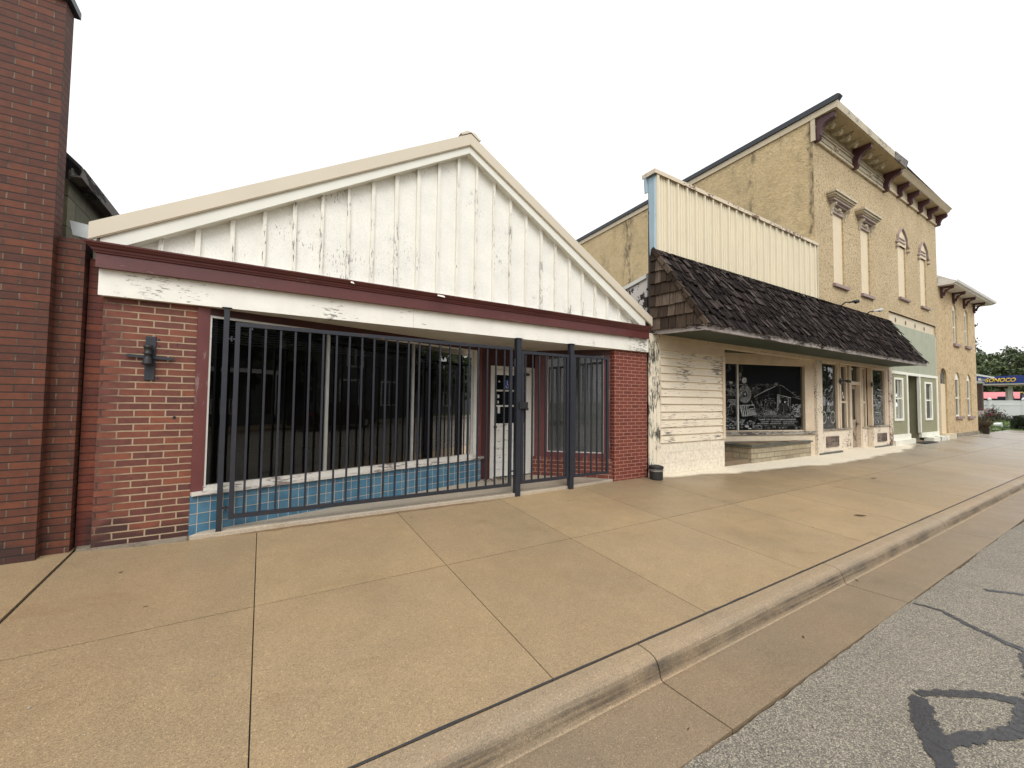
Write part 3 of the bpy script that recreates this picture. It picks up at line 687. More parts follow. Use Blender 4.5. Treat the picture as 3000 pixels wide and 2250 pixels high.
# gable wall, battens
def f(b): b.xz([(-1.25, 3.03), (6.15, 3.03), (6.15, 3.10), (2.447, 5.24), (-1.25, 3.10)], 5.33, 5.42)
GW = P1('gable_wall', M['gable_white'], G, f)
def gz(x): return 5.20 - .5777 * (2.447 - x) if x < 2.447 else 5.20 - .5735 * (x - 2.447)
k = 0; rnd.seed(11)
for i in range(25):
    x = -.909 + .2927 * i
    if x > 5.95: break
    z1 = gz(x) + .02
    if z1 < 3.13: continue
    w = .020 + rnd.uniform(-.003, .003); dx = rnd.uniform(-.008, .008)
    def f(b):
        b.hexa([(x - w + dx, 5.288, 3.038), (x + w + dx, 5.288, 3.038), (x + w + dx, 5.331, 3.038), (x - w + dx, 5.331, 3.038), (x - w, 5.288, z1), (x + w, 5.288, z1), (x + w, 5.331, z1), (x - w, 5.331, z1)])
    P1('batten', M['batten_white'], G, f)
# rake boards: pale soffit board and beige metal edge
def rake(name, mat, lo_l, lo_m, lo_r, th, y0, y1, split=None):
    (xl, zl), (xm, zm), (xr, zr) = lo_l, lo_m, lo_r
    P1(name, mat, G, lambda b: b.xz([(xl, zl), (xm - .0005, zm), (xm - .0005, zm + th), (xl, zl + th)], y0, y1))
    P1(name, mat, G, lambda b: b.xz([(xm + .0005, zm), (xr, zr), (xr, zr + th), (xm + .0005, zm + th)], y0, y1))
rake('soffit_board', M['rake_white'], (-1.33, 2.956), (2.440, 5.165), (6.13, 2.978), .21, 5.214, 5.338)
rake('rake_edge', M['rake_beige'], (-1.405, 3.062), (2.440, 5.278), (6.30, 3.072), .158, 5.186, 5.2135)
def f(b):
    b.xz([(-1.405, 3.052), (2.44, 5.268), (2.44, 5.277), (-1.405, 3.061)], 5.192, 5.2135); b.xz([(2.441, 5.268), (6.30, 3.062), (6.30, 3.071), (2.441, 5.277)], 5.192, 5.2135)
tag(P1('drip_trim', M['trim_cream'], G, f), 'narrow shadowed drip edge')
P1('ridge_cap', M['rake_beige'], G, lambda b: b.xz([(2.31, 5.372), (2.44, 5.449), (2.57, 5.372), (2.60, 5.385), (2.50, 5.457), (2.38, 5.457), (2.28, 5.385)], 5.176, 17.2))
def f(b):
    b.xz([(-1.42, 3.17), (2.44, 5.40), (2.44, 5.43), (-1.42, 3.20)], 5.26, 17.2); b.xz([(2.441, 5.40), (6.30, 3.18), (6.30, 3.21), (2.441, 5.43)], 5.26, 17.2)
P1('roof', M['roof_dark'], G, f)
# recess: ceiling, floor, splayed front window
def f(b):
    b.xy([(-.58, 5.33), (5.42, 5.33), (5.42, 5.46), (4.62, 6.30), (4.62, 6.50), (3.2, 6.50), (3.2, 6.42), (-.58, 5.40)], 2.572, 2.60)
P1('recess_ceiling', M['rake_white'], G, f)
F = Frame((-.587, 5.266), (3.291, 6.347))
t0 = P1('tile_wall', M['tile_blue'], G, lambda b: b.lbox(F, 0, 4.005, -.16, 0, .10, .612))
P1('window_sill', M['sill_white'], G, lambda b: (b.lbox(F, .005, 4.045, -.13, .038, .613, .650), b.lbox(F, .10, 3.93, -.10, -.012, .651, .700)))
P1('jamb', M['maroon_jamb'], G, lambda b: b.lbox(F, .003, .108, -.12, -.012, .651, 2.571))
P1('jamb', M['maroon_jamb'], G, lambda b: b.lbox(F, 3.925, 4.02, -.14, -.02, .651, 2.571))
P1('window_header', M['maroon_dark'], G, lambda b: b.lbox(F, .109, 3.924, -.12, -.02, 2.485, 2.571))
def f(b):
    b.lbox(F, .1085, .126, -.085, -.018, .7005, 2.4845); b.lbox(F, 3.835, 3.924, -.085, -.018, .7005, 2.4845); b.lbox(F, .1265, 3.8345, -.085, -.022, 2.462, 2.4845)
WN = P1('window', M['frame_white'], G, f)
us = [.126, 1.338, 1.374, 2.612, 2.646, 3.835]
for a, c in ((us[0], us[1]), (us[2], us[3]), (us[4], us[5])):
    lpane('pane', M['glass_front'], WN, F, a, c, -.055, .7005, 2.462)
for a, c in ((us[1], us[2]), (us[3], us[4])):
    P1('mullion', M['mullion'], WN, lambda b: (b.lbox(F, a, c, -.075, -.028, .7005, 2.4615), b.lbox(F, a + .011, c - .011, -.0275, -.020, .7005, 2.4615)))
# blinds drawn up behind the panes
def f(b):
    for i in range(9):
        z = 2.44 - .028 * i
        b.hexa([F(.15, -.13, z), F(3.8, -.13, z), F(3.8, -.155, z + .012), F(.15, -.155, z + .012), F(.15, -.13, z + .002), F(3.8, -.13, z + .002), F(3.8, -.155, z + .014), F(.15, -.155, z + .014)])
P1('window_blind', M['blind'], G, f)
# entry: door wall
P1('entry_wall', M['maroon_dark'], G, lambda b: (b.box(3.20, 3.472, 6.40, 6.50, .15, 2.572), b.box(3.4725, 4.62, 6.44, 6.50, 2.245, 2.572), b.box(4.497, 4.62, 6.40, 6.50, .15, 2.244)))
P1('door_frame', M['frame_white'], G, lambda b: (b.box(3.474, 3.540, 6.385, 6.48, .16, 2.175), b.box(4.402, 4.495, 6.385, 6.48, .16, 2.175), b.box(3.474, 4.495, 6.385, 6.48, 2.176, 2.243)))
def f(b):
    b.box(3.543, 3.612, 6.425, 6.465, .255, 2.172); b.box(4.232, 4.399, 6.425, 6.465, .255, 2.172); b.box(3.6125, 4.2315, 6.425, 6.465, 2.085, 2.172)
    z = .255
    for i in range(7):       # lapped boards on the lower half
        z2 = z + .128; b.hexa([(3.6125, 6.422, z), (4.2315, 6.422, z), (4.2315, 6.465, z), (3.6125, 6.465, z), (3.6125, 6.436, z2), (4.2315, 6.436, z2), (4.2315, 6.465, z2), (3.6125, 6.465, z2)]); z = z2 + .0005
    b.box(3.6125, 4.2315, 6.428, 6.465, z, 1.205); b.box(3.6125, 4.2315, 6.43, 6.455, 1.505, 1.535); b.box(3.6125, 4.2315, 6.43, 6.455, 1.785, 1.815)
D = P1('door', M['door_white'], G, f)
pane('pane', M['glass'], D, [(3.6125, 6.447, 1.205), (4.2315, 6.447, 1.205), (4.2315, 6.447, 2.085), (3.6125, 6.447, 2.085)])
def f(b):
    for i in range(30):
        z = 1.22 + .0285 * i; b.hexa([(3.63, 6.475, z), (4.22, 6.475, z), (4.22, 6.492, z + .014), (3.63, 6.492, z + .014), (3.63, 6.475, z + .003), (4.22, 6.475, z + .003), (4.22, 6.492, z + .017), (3.63, 6.492, z + .017)])
P1('door_blind', M['interior_mid'], D, f)
P1('handle', M['brass'], D, lambda b: b.lathe((3.577, 6.40, 1.115), [(.012, 0), (.03, .01), (.033, .03), (.03, .05), (.012, .06)], 12))
def f(b):
    b.box(4.17, 4.31, 6.395, 6.424, 2.09, 2.14); b.tube([(4.30, 6.40, 2.11), (4.20, 6.37, 2.085), (4.14, 6.40, 2.08)], .012, 6)
P1('door_closer', M['brass'], D, f)
def f(b):
    b.cm = 0; b.box(3.805, 3.895, 6.444, 6.4455, 1.83, 2.00)
    b.cm = 1; b.tube([(3.845, 6.4425, 1.965), (3.845, 6.4425, 1.915), (3.872, 6.4425, 1.915), (3.880, 6.4425, 1.86)], .006, 5); b.lathe((3.845, 6.4425, 1.967), [(.002, 0), (.012, .006), (.002, .014)], 8)
    a = [(3.85 + .030 * math.cos(t), 6.4425, 1.877 + .030 * math.sin(t)) for t in [R(150) + R(25) * i for i in range(9)]]; b.tube(a, .005, 5)
tag(P1('sticker', [M['sticker_blue'], M['sticker_white']], D, f), 'blue wheelchair access sticker')
for (x, z, w, h) in ((3.66, 1.95, .035, .03), (3.645, 1.665, .035, .06), (3.645, 1.565, .03, .05), (3.65, 1.385, .05, .12)):
    tag(P1('sticker', M['sticker_white'], D, lambda b: b.box(x, x + w, 6.444, 6.4458, z, z + h)), 'small white paper notice')
# right-hand splay with knee wall and window
S = Frame((4.437, 6.278), (5.462, 5.304))
def f(b):
    b.lbox(S, -.10, 1.405, -.14, 0, .05, .496)
    x = -.10
    while x < 1.33: b.lbox(S, x + .003, min(x + .0605, 1.405), -.1385, .004, .4970, .583); x += .0665
P1('knee_wall', M['brick_knee'], G, f)
P1('knee_mortar', M['mortar_pink'], G, lambda b: b.lbox(S, -.099, 1.404, -.139, -.0015, .4965, .581))
P1('window_header', M['maroon_dark'], G, lambda b: b.lbox(S, -.05, 1.36, -.12, -.04, 2.468, 2.571))
P1('jamb', M['maroon_jamb'], G, lambda b: b.lbox(S, -.08, .160, -.12, -.035, .585, 2.467)); P1('jamb', M['maroon_jamb'], G, lambda b: b.lbox(S, 1.195, 1.375, -.12, -.035, .585, 2.467))
P1('window_sill', M['maroon_jamb'], G, lambda b: b.lbox(S, .1605, 1.1945, -.12, -.03, .585, .675))
W2 = P1('window', M['frame_white'], G, lambda b: (b.lbox(S, .1605, .172, -.09, -.045, .690, 2.4675), b.lbox(S, 1.185, 1.1945, -.09, -.045, .690, 2.4675), b.lbox(S, .1605, 1.1945, -.09, -.045, .6755, .6895)))
lpane('pane', M['glass_dusty'], W2, S, .172, 1.185, -.07, .690, 2.4675)
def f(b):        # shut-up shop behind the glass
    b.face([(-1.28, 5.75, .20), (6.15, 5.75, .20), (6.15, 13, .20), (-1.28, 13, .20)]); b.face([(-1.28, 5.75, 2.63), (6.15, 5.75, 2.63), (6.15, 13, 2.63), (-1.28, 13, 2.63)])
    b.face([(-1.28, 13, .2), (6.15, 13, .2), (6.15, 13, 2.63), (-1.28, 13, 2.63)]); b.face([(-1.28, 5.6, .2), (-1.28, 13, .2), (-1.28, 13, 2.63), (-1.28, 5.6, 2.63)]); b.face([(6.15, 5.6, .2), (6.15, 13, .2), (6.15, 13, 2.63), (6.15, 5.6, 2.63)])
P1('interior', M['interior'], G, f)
g = MB()
g.xy([(-.575, 5.19), (-.2, 5.19), (.3, 5.215), (.9, 5.22), (1.6, 5.235), (2.6, 5.215), (3.4, 5.20), (4.4, 5.245), (5.0, 5.285), (5.40, 5.32), (4.60, 6.30), (4.60, 6.43), (3.2, 6.43), (3.2, 6.36), (-.5, 5.30)], .0, .238)
struct(g.build('entrance_slab', M['apron'], bevel=.006))
rnd.seed(21); g = MB()
for i in range(90):
    x = rnd.gauss(3.55, .28); y = 6.36 - abs(rnd.gauss(0, .10)); 
    if x < 3.15 or x > 4.35: continue
    a = rnd.uniform(0, 6.28); s = rnd.uniform(.012, .035); c, d = math.cos(a) * s, math.sin(a) * s; z = .241 + rnd.uniform(0, .01)
    g.poly([(x - c, y - d, z), (x + d * .5, y - c * .5, z + .008), (x + c, y + d, z + .002), (x - d * .5, y + c * .5, z + .010)], [(0, 1, 2), (0, 2, 3)])
tag(g.build('leaf_litter', M['deadleaf']), 'drift of dry brown leaves lying at the foot of the white door', 'leaves', kind='stuff')

# iron wall lamp bracket on the left pier
T = thing('wall_lamp', 'black iron wall lamp bracket with a cross bar on the left brick pier', 'wall lamp', (-.95, 5.3, 2.0))
P1('back_plate', M['iron'], T, lambda b: b.box(-.989, -.910, 5.284, 5.2995, 1.782, 2.214), bevel=.002)
def f(b):
    b.hexa([(-1.115, 5.272, 2.004), (-.765, 5.272, 1.984), (-.765, 5.2835, 1.984), (-1.115, 5.2835, 2.004), (-1.115, 5.272, 2.030), (-.765, 5.272, 2.012), (-.765, 5.2835, 2.012), (-1.115, 5.2835, 2.030)])
    b.poly([(-1.115, 5.272, 2.004), (-1.115, 5.272, 2.030), (-1.140, 5.278, 2.022), (-1.115, 5.2835, 2.004), (-1.115, 5.2835, 2.030)], [(0, 1, 2), (3, 4, 2), (0, 2, 3), (1, 4, 2)])
P1('cross_bar', M['iron'], T, f)
P1('lamp_socket', M['black_iron'], T, lambda b: b.lathe((-.958, 5.232, 1.925), [(.02, 0), (.040, .004), (.043, .022), (.036, .035), (.039, .055), (.028, .075), (.026, .10), (.034, .105), (.034, .122), (.026, .128), (.030, .165), (.036, .170), (.036, .188), (.027, .195), (.018, .200)], 14), smooth=True)
for x, z in ((-.95, 2.18), (-.95, 2.12), (-.95, 1.82)):
    P1('bolt', M['black_iron'], T, lambda b: b.tube([(x, 5.280, z), (x, 5.285, z)], .005, 8))
if True:
    for x, z, s in ((-.89, 2.185, .012), (-.885, 2.12, .010), (-.745, 2.155, .007), (-.745, 2.135, .007), (-.885, 1.80, .011), (-.745, 1.41, .016)): P1('drill_hole', M['mural_black'], G, lambda b: b.tube([(x, 5.2985, z), (x, 5.303, z)], s, 8))

# ================================================================== iron gates
KG = .9886
def gp_(x, z): return (x * KG, 1.62 + (z - 1.62) * KG)
GY = 5.22
def post(parent, x0, x1, zt, w, foot=True):
    xa, _ = gp_(x0, 0); xb, _ = gp_(x1, 0)
    def f(b):
        b.box(xa, xb, GY - w / 2, GY + w / 2, .17, 2.562)
        if foot: b.box(xa - .02, xb + .02, GY - w / 2 - .02, GY + w / 2 + .02, 2.5625, 2.5645)
    return P1('post', M['iron'], parent, f)
def gate(parent, x0, x1, z0, z1, bars, fw, bw=.021):
    xa, za = gp_(x0, z0); xb, zb = gp_(x1, z1)
    def f(b):
        b.box(xa, xa + fw, GY - .02, GY + .02, za, zb); b.box(xb - fw, xb, GY - .02, GY + .02, za, zb)
        b.box(xa + fw + .0003, xb - fw - .0003, GY - .02, GY + .02, zb - fw, zb); b.box(xa + fw + .0003, xb - fw - .0003, GY - .02, GY + .02, za, za + fw)
    fr = P1('gate_frame', M['iron_rusty'], parent, f)
    for x in bars:
        x *= KG
        P1('bar', M['iron'], fr, lambda b: b.box(x - bw / 2, x + bw / 2, GY - bw / 2, GY + bw / 2, za + fw + .0003, zb - fw - .0003))
    return fr
T = thing('iron_gate', 'wide black iron gate of upright bars in front of the shop window', 'gate', (1.5, GY, .2), 'iron security gates')
post(T, -.366, -.318, 2.55, .045)
gate(T, -.262, 3.232, .338, 2.43, [-.128 + .1467 * i for i in range(23)], .043)
for z in (.46, 2.23): P1('hinge', M['iron_rusty'], T, lambda b: (b.box(-.314, -.2595, GY - .012, GY + .012, z, z + .018), b.tube([(-.288, GY - .016, z - .02), (-.288, GY - .016, z + .035)], .010, 8)))
T = thing('iron_gate', 'narrow black iron gate with a latch box in front of the shop door', 'gate', (3.8, GY, .2), 'iron security gates')
post(T, 3.297, 3.380, 2.55, .082)
gate(T, 3.398, 4.335, .352, 2.392, [3.478, 3.612, 3.74, 3.868, 3.996, 4.124, 4.25], .045)
for z in (.57, 2.19): P1('hinge', M['iron'], T, lambda b: (b.box(3.20, 3.2597, GY - .012, GY + .012, z - .01, z + .01), b.tube([(3.235, GY - .02, z - .06), (3.235, GY - .02, z + .06)], .012, 8)))
P1('latch', M['black_iron'], T, lambda b: (b.box(3.30, 3.45, GY - .062, GY - .042, 1.50, 1.60), b.box(3.40, 3.452, GY - .075, GY - .0625, 1.475, 1.51), b.tube([(3.33, GY - .07, 1.55), (3.33, GY - .0625, 1.55)], .012, 8)))
T = thing('iron_fence', 'fixed panel of black iron bars between the door gate and the red brick pier', 'fence', (4.8, GY, .2), 'iron security gates')
post(T, 4.345, 4.425, 2.55, .078)
gate(T, 4.440, 5.235, .362, 2.402, [4.572, 4.704, 4.838, 4.970, 5.10], .040)
# ================================================================== shop with the shingled awning
A = thing('awning_shop', 'cream shop with ribbed metal front above a dark wood shingle awning', 'shop', (10, 5.3, .2))
def f(b):      # flaking corner post, fluted
    for i in range(6):
        x = 6.285 + .054 * i; b.box(x, x + .0505, 5.252 + .006 * (i % 2), 5.42, .17, 2.66)
    b.box(6.285, 6.60, 5.28, 5.41, .17, 2.95)
P1('corner_post', M['post_peel'], A, f)
P1('block_base', M['block_paint'], A, lambda b: b.box(6.61, 8.80, 5.292, 5.45, .05, .825))
def f(b):
    z = .826; n = 12; h = (2.655 - z) / n
    for i in range(n):
        b.hexa([(6.64, 5.268, z), (8.712, 5.268, z), (8.712, 5.40, z), (6.64, 5.40, z), (6.64, 5.296, z + h - .001), (8.712, 5.296, z + h - .001), (8.712, 5.40, z + h - .001), (6.64, 5.40, z + h - .001)]); z += h
P1('clapboard_wall', M['cream_peel'], A, f)
for q in ((8.713, 8.80, 5.258, 5.42, .826, 2.655), (6.605, 6.639, 5.262, 5.42, .826, 2.655)): P1('corner_trim', M['cream_board'], A, lambda b: b.box(*q))
P1('beam', M['cream_board'], A, lambda b: (b.box(6.605, 8.80, 5.270, 5.42, 2.656, 2.848), b.box(6.605, 18.72, 5.262, 5.42, 2.8485, 2.948)))
P1('recess_wall', M['cream'], A, lambda b: (b.box(8.74, 8.80, 5.4205, 7.2, .1, 2.85), b.box(8.80, 9.92, 7.2, 7.26, .1, 2.95)))
P1('recess_ceiling', M['soffit_green'], A, lambda b: b.xy([(8.80, 5.43), (13.2, 5.43), (13.2, 5.60), (9.9, 7.2), (8.80, 7.2)], 2.952, 2.97))
MF = Frame((10.35, 6.21), (13.198, 5.322))
P1('window_base', M['cream'], A, lambda b: b.lbox(MF, -.60, 2.985, -.13, 0, .05, .775))
P1('window_sill', M['grey_wood'], A, lambda b: b.lbox(MF, -.60, 2.975, -.13, .035, .7755, .865))
P1('window_header', M['cream_board'], A, lambda b: b.lbox(MF, -.60, 2.985, -.13, -.005, 2.685, 2.951))
MW = P1('mural_window', M['cream_board'], A, lambda b: (b.lbox(MF, 2.665, 2.985, -.13, .0, .8655, 2.6845), b.lbox(MF, -.60, -.54, -.13, 0, .8655, 2.6845), b.lbox(MF, -.539, 2.6645, -.10, -.055, .8655, .895), b.lbox(MF, -.539, 2.6645, -.10, -.055, 2.665, 2.6845)))
P1('mullion', M['frame_white'], MW, lambda b: b.lbox(MF, .445, .490, -.10, -.045, .8955, 2.6645))
lpane('pane', M['glass_mural'], MW, MF, -.539, .4445, -.08, .8955, 2.6645); lpane('pane', M['glass_mural'], MW, MF, .4905, 2.6645, -.08, .8955, 2.6645)
lpane('dark_backing', M['mural_black'], MW, MF, -.57, 2.69, -.14, .86, 2.69)
# chalk-white drawing of a locomotive at a depot on the glass
def muv(px, py):      # drawing grid (1843 x 1659 sketch squares) to window coordinates
    x = (px - 140) / (1588 - 140); top = 212 + x * 56; bot = 1402 + x * 4
    return .0 + x * 2.655, 2.66 - (py - top) / (bot - top) * 1.762
class Chalk:
    def __init__(s, fn, F, n): s.fn = fn; s.F = F; s.n = n; s.b = MB()
    def line(s, pts, w=9, m=0):
        s.b.cm = m; Q = [Vector(s.fn(*p)) for p in pts]; hw = w / 1000.0
        L = []; 
        for i, p in enumerate(Q):
            d = Q[min(i + 1, len(Q) - 1)] - Q[max(i - 1, 0)]; d = d.normalized() if d.length else Vector((1, 0)); q = Vector((-d.y, d.x)) * hw * rnd.uniform(.75, 1.2)
            L.append((p + q, p - q))
        for (a, b_), (c, d) in zip(L, L[1:]):
            s.b.face([s.F(v.x, s.n + .0004 * m, v.y) for v in (a, b_, d, c)])
    def fill(s, pts, m=1):
        s.b.cm = m; s.b.face([s.F(*(lambda q: (q[0], s.n + .0004 * m, q[1]))(s.fn(*p))) for p in pts])
    def oval(s, cx, cy, rx, ry, w=8, m=0, a0=0, a1=360, n=26): s.line([(cx + rx * math.cos(R(a0 + (a1 - a0) * i / n)), cy + ry * math.sin(R(a0 + (a1 - a0) * i / n))) for i in range(n + 1)], w, m)
    def disc(s, cx, cy, rx, ry, m=1, n=22): s.fill([(cx + rx * math.cos(6.2832 * i / n), cy + ry * math.sin(6.2832 * i / n)) for i in range(n)], m)
    def cloud(s, x0, x1, y0, y1, n, m=2, r=22, w=8, ln=True):
        for _ in range(n):
            x, y = rnd.uniform(x0, x1), rnd.uniform(y0, y1)
            if ln and rnd.random() < .55:
                a = rnd.uniform(-.5, .5); l = rnd.uniform(.6, 1.6) * r; s.line([(x - l, y - l * a), (x, y - rnd.uniform(-.2, .2) * r), (x + l, y + l * a)], w * rnd.uniform(.6, 1.2), m)
            else: s.disc(x, y, r * rnd.uniform(.4, 1), r * rnd.uniform(.25, .6), m, 9)
rnd.seed(31)
c = Chalk(muv, MF, -.0745)
# boiler front
c.disc(530, 760, 108, 155, 1, 30); c.oval(530, 760, 110, 158, 5, 1); c.oval(528, 762, 92, 128, 4, 1); c.oval(530, 760, 58, 76, 4, 1); c.disc(530, 762, 46, 56, 3)
for k in range(9):
    a = R(40 * k); c.line([(530 + 50 * math.cos(a), 760 + 66 * math.sin(a)), (530 + 88 * math.cos(a), 760 + 118 * math.sin(a))], 3, 1)
# lamp, stack, bracket
c.disc(525, 512, 44, 54, 0); c.oval(522, 512, 44, 54, 6, 1); c.line([(425, 612), (440, 585), (575, 590), (580, 620)], 8, 1); c.line([(480, 452), (515, 440), (510, 470)], 6, 1)
c.fill([(432, 372), (470, 372), (462, 520), (440, 520)], 1); c.line([(470, 360), (475, 440)], 6, 2)
c.cloud(455, 500, 260, 380, 7, 2, 16)
# cow-catcher
c.line([(440, 962), (690, 955), (722, 1120), (480, 1150), (440, 962)], 9, 0)
for i, x in enumerate((455, 482, 512, 545)): c.fill([(x, 975), (x + 13, 975), (x + 32 + i * 2, 1138), (x + 16 + i * 2, 1140)], 0)
c.line([(555, 1030), (690, 1015)], 8, 0)
for i in range(8): c.fill([(562 + 17 * i, 1035), (570 + 17 * i, 1034), (592 + 17 * i, 1124 - i), (582 + 17 * i, 1126 - i)], 0)
c.disc(583, 985, 16, 14, 1)
c.line([(480, 1158), (730, 1128)], 13, 1); c.line([(640, 880), (668, 930)], 7, 0); c.line([(360, 800), (395, 900)], 7, 1); c.line([(640, 940), (690, 940)], 9, 1)
# boiler and running gear at the left
for y, w in ((548, 8), (575, 7), (600, 6)): c.line([(160, y), (240, y - 20), (335, y - 6)], w, 1)
c.line([(160, 560), (170, 600), (215, 605), (220, 640)], 7, 1); c.line([(270, 600), (285, 640), (300, 600), (335, 595)], 7, 1); c.disc(290, 552, 30, 26, 0); c.disc(360, 600, 24, 34, 1)
c.cloud(215, 385, 650, 780, 34, 1, 34, 9); c.cloud(150, 260, 640, 830, 14, 2, 26)
c.line([(165, 660), (210, 645), (220, 700)], 7, 1); c.line([(150, 760), (170, 830), (310, 800)], 8, 2); c.line([(160, 850), (340, 845)], 6, 2)
c.line([(230, 900), (240, 860), (375, 862)], 8, 0); c.fill([(250, 880), (370, 878), (372, 915), (262, 920)], 1); c.line([(245, 1000), (275, 940), (340, 930), (372, 945)], 9, 0); c.oval(330, 1010, 42, 60, 7, 1, 90, 330)
c.line([(150, 965), (215, 1000), (240, 1060)], 8, 1); c.oval(205, 1080, 36, 55, 6, 1); c.oval(175, 1060, 30, 48, 4, 2); c.cloud(150, 385, 900, 1120, 34, 2, 24, 7)
# track and ballast
for i in range(9): c.fill([(165 + i * 24, 1165 + i * 14), (215 + i * 22, 1160 + i * 14), (235 + i * 22, 1185 + i * 14), (185 + i * 24, 1192 + i * 14)], 1 if i % 2 else 2)
c.cloud(150, 390, 1160, 1390, 48, 2, 24, 8); c.cloud(150, 385, 1230, 1385, 26, 0, 14, 6); c.cloud(430, 700, 1200, 1390, 26, 1, 26, 10); c.disc(560, 1335, 36, 24, 0); c.disc(470, 1290, 26, 20, 1); c.disc(610, 1375, 28, 12, 0)
c.line([(690, 1330), (790, 1322), (828, 1350), (822, 1378), (770, 1380)], 6, 0); c.cloud(700, 1560, 1335, 1390, 20, 2, 40, 6)
# smoke
c.line([(160, 330), (200, 270), (250, 268), (300, 310)], 8, 2); c.line([(200, 260), (300, 240), (370, 235)], 9, 2); c.line([(160, 240), (200, 225)], 7, 2)
# depot
c.line([(690, 810), (760, 770), (900, 700), (1080, 620)], 8, 0); c.line([(1150, 600), (1210, 610), (1330, 700), (1500, 815), (1560, 790)], 7, 1); c.line([(1400, 810), (1560, 858)], 6, 1)
c.line([(880, 795), (1050, 762)], 4, 2); c.fill([(1065, 565), (1130, 560), (1130, 620), (1070, 625)], 2); c.line([(1062, 560), (1135, 555)], 6, 1)
c.line([(1110, 1075), (1118, 770), (1370, 830)], 9, 0); c.line([(1358, 830), (1350, 1060)], 7, 1); c.fill([(1122, 780), (1160, 788), (1158, 1000), (1124, 1050)], 1)
c.line([(1165, 815), (1230, 822)], 6, 1); c.line([(1270, 830), (1345, 842)], 6, 1)
c.line([(1315, 835), (1318, 985)], 6, 0); c.line([(1270, 895), (1345, 905)], 5, 1); c.cloud(1200, 1350, 840, 1060, 26, 2, 20, 6)
for x in (820, 935, 985, 1010, 1060): c.line([(x, 880), (x + 2, 960)], 6, 2)
c.line([(720, 820), (830, 812), (832, 1010)], 5, 2); c.line([(720, 885), (1075, 872)], 5, 2); c.cloud(720, 1090, 820, 1060, 46, 2, 26, 6)
c.cloud(690, 1110, 1060, 1150, 46, 2, 42, 8); c.cloud(830, 1080, 1075, 1140, 16, 1, 40, 6); c.cloud(1130, 1560, 1090, 1160, 24, 2, 36, 7); c.cloud(1390, 1545, 950, 1110, 40, 1, 22, 8); c.cloud(1400, 1540, 955, 1090, 16, 0, 14, 6)
# trees
c.cloud(640, 830, 590, 760, 34, 2, 24, 6); c.cloud(890, 1000, 570, 680, 20, 2, 20, 5); c.cloud(1380, 1470, 700, 770, 8, 2, 16, 5); c.line([(650, 720), (720, 800), (670, 850)], 7, 2)
# people
def person(x, y, h, m0=1):
    c.disc(x, y, h * .055, h * .075, 0); c.fill([(x - h * .10, y + h * .1), (x + h * .10, y + h * .1), (x + h * .13, y + h * .5), (x + h * .10, y + h * .98), (x - h * .09, y + h * .98), (x - h * .12, y + h * .5)], 3)
    c.line([(x - h * .10, y + h * .12), (x - h * .13, y + h * .5), (x - h * .08, y + h * .95)], 4, m0); c.line([(x + h * .10, y + h * .12), (x + h * .12, y + h * .4)], 4, m0); c.disc(x + h * .05, y + h * .4, h * .03, h * .03, 0); c.line([(x - .09 * h, y + h), (x + .09 * h, y + h)], 5, 1)
person(1165, 905, 230); person(1255, 905, 240); person(897, 900, 150)
c.disc(1170, 872, 22, 9, 1); c.line([(1350, 1130), (1400, 1110), (1500, 1140), (1540, 1165)], 6, 1); c.line([(1420, 1150), (1510, 1165)], 6, 0)
# sponsor panel
c.line([(655, 1320), (745, 1168), (1540, 1172)], 6, 1); c.line([(655, 1320), (1470, 1325), (1488, 1230)], 5, 2); c.line([(700, 1165), (1548, 1180)], 5, 1)
ML = c.b.build('mural_drawing', [M['chalk'], M['chalk_mid'], M['chalk_dim'], M['mural_black']], MW)
def mtext(s, x0, x1, y, h):
    u0, z0 = muv(x0, y); u1, _ = muv(x1, y)
    text_mesh(s, 'mural_lettering', M['chalk'], MF(u0, -.074, z0), MF.u, (0, 0, 1), h, extrude=.001, offset=.012, parent=MW, width=u1 - u0)
mtext('THANK YOU TO FOLLOWING SPONSORS', 762, 1455, 1228, .040)
mtext('AGRIPARTS', 805, 950, 1264, .026); mtext('THE HAIRSHOP', 985, 1172, 1266, .026); mtext('FARMERS GRAIN CENTER', 1210, 1475, 1270, .026)
mtext('B&B CHILDCARE', 738, 950, 1298, .026); mtext('RAILROAD MUSEUM', 975, 1180, 1300, .026); mtext('FOUNT REALTORS', 1210, 1425, 1304, .026)
mtext('4', 500, 552, 786, .085)
# tan step and stone planter in the recess
P1('entry_step', M['step_tan'], A, lambda b: (b.box(8.805, 9.885, 5.33, 7.19, .05, .30), b.box(8.805, 9.885, 5.72, 7.19, .301, .42)))
T = thing('stone_planter', 'low pale stone planter with a dark slate top under the painted shop window', 'planter', (11.4, 5.5, .2))
P1('stone_wall', M['stone_planter'], T, lambda b: b.xy([(9.90, 5.30), (12.90, 5.30), (12.90, 5.372), (10.30, 6.19), (9.90, 6.19)], .08, .578))
P1('slate_top', M['slate'], T, lambda b: b.xy([(9.865, 5.268), (12.95, 5.268), (12.99, 5.36), (10.28, 6.205), (9.865, 6.205)], .579, .617))
def f(b):
    for i, (x0, x1, y0, y1) in enumerate(((9.95, 10.75, 5.32, 5.80), (10.82, 11.6, 5.34, 5.70), (11.7, 12.5, 5.30, 5.50))): b.hexa([(x0, y0, .6172), (x1, y0 + .02, .6172), (x1 - .05, y1, .6172), (x0 + .04, y1, .6172), (x0, y0, .632), (x1, y0 + .02, .626), (x1 - .05, y1, .630), (x0 + .04, y1, .636)])
P1('loose_slate', M['step_tan'], T, f)
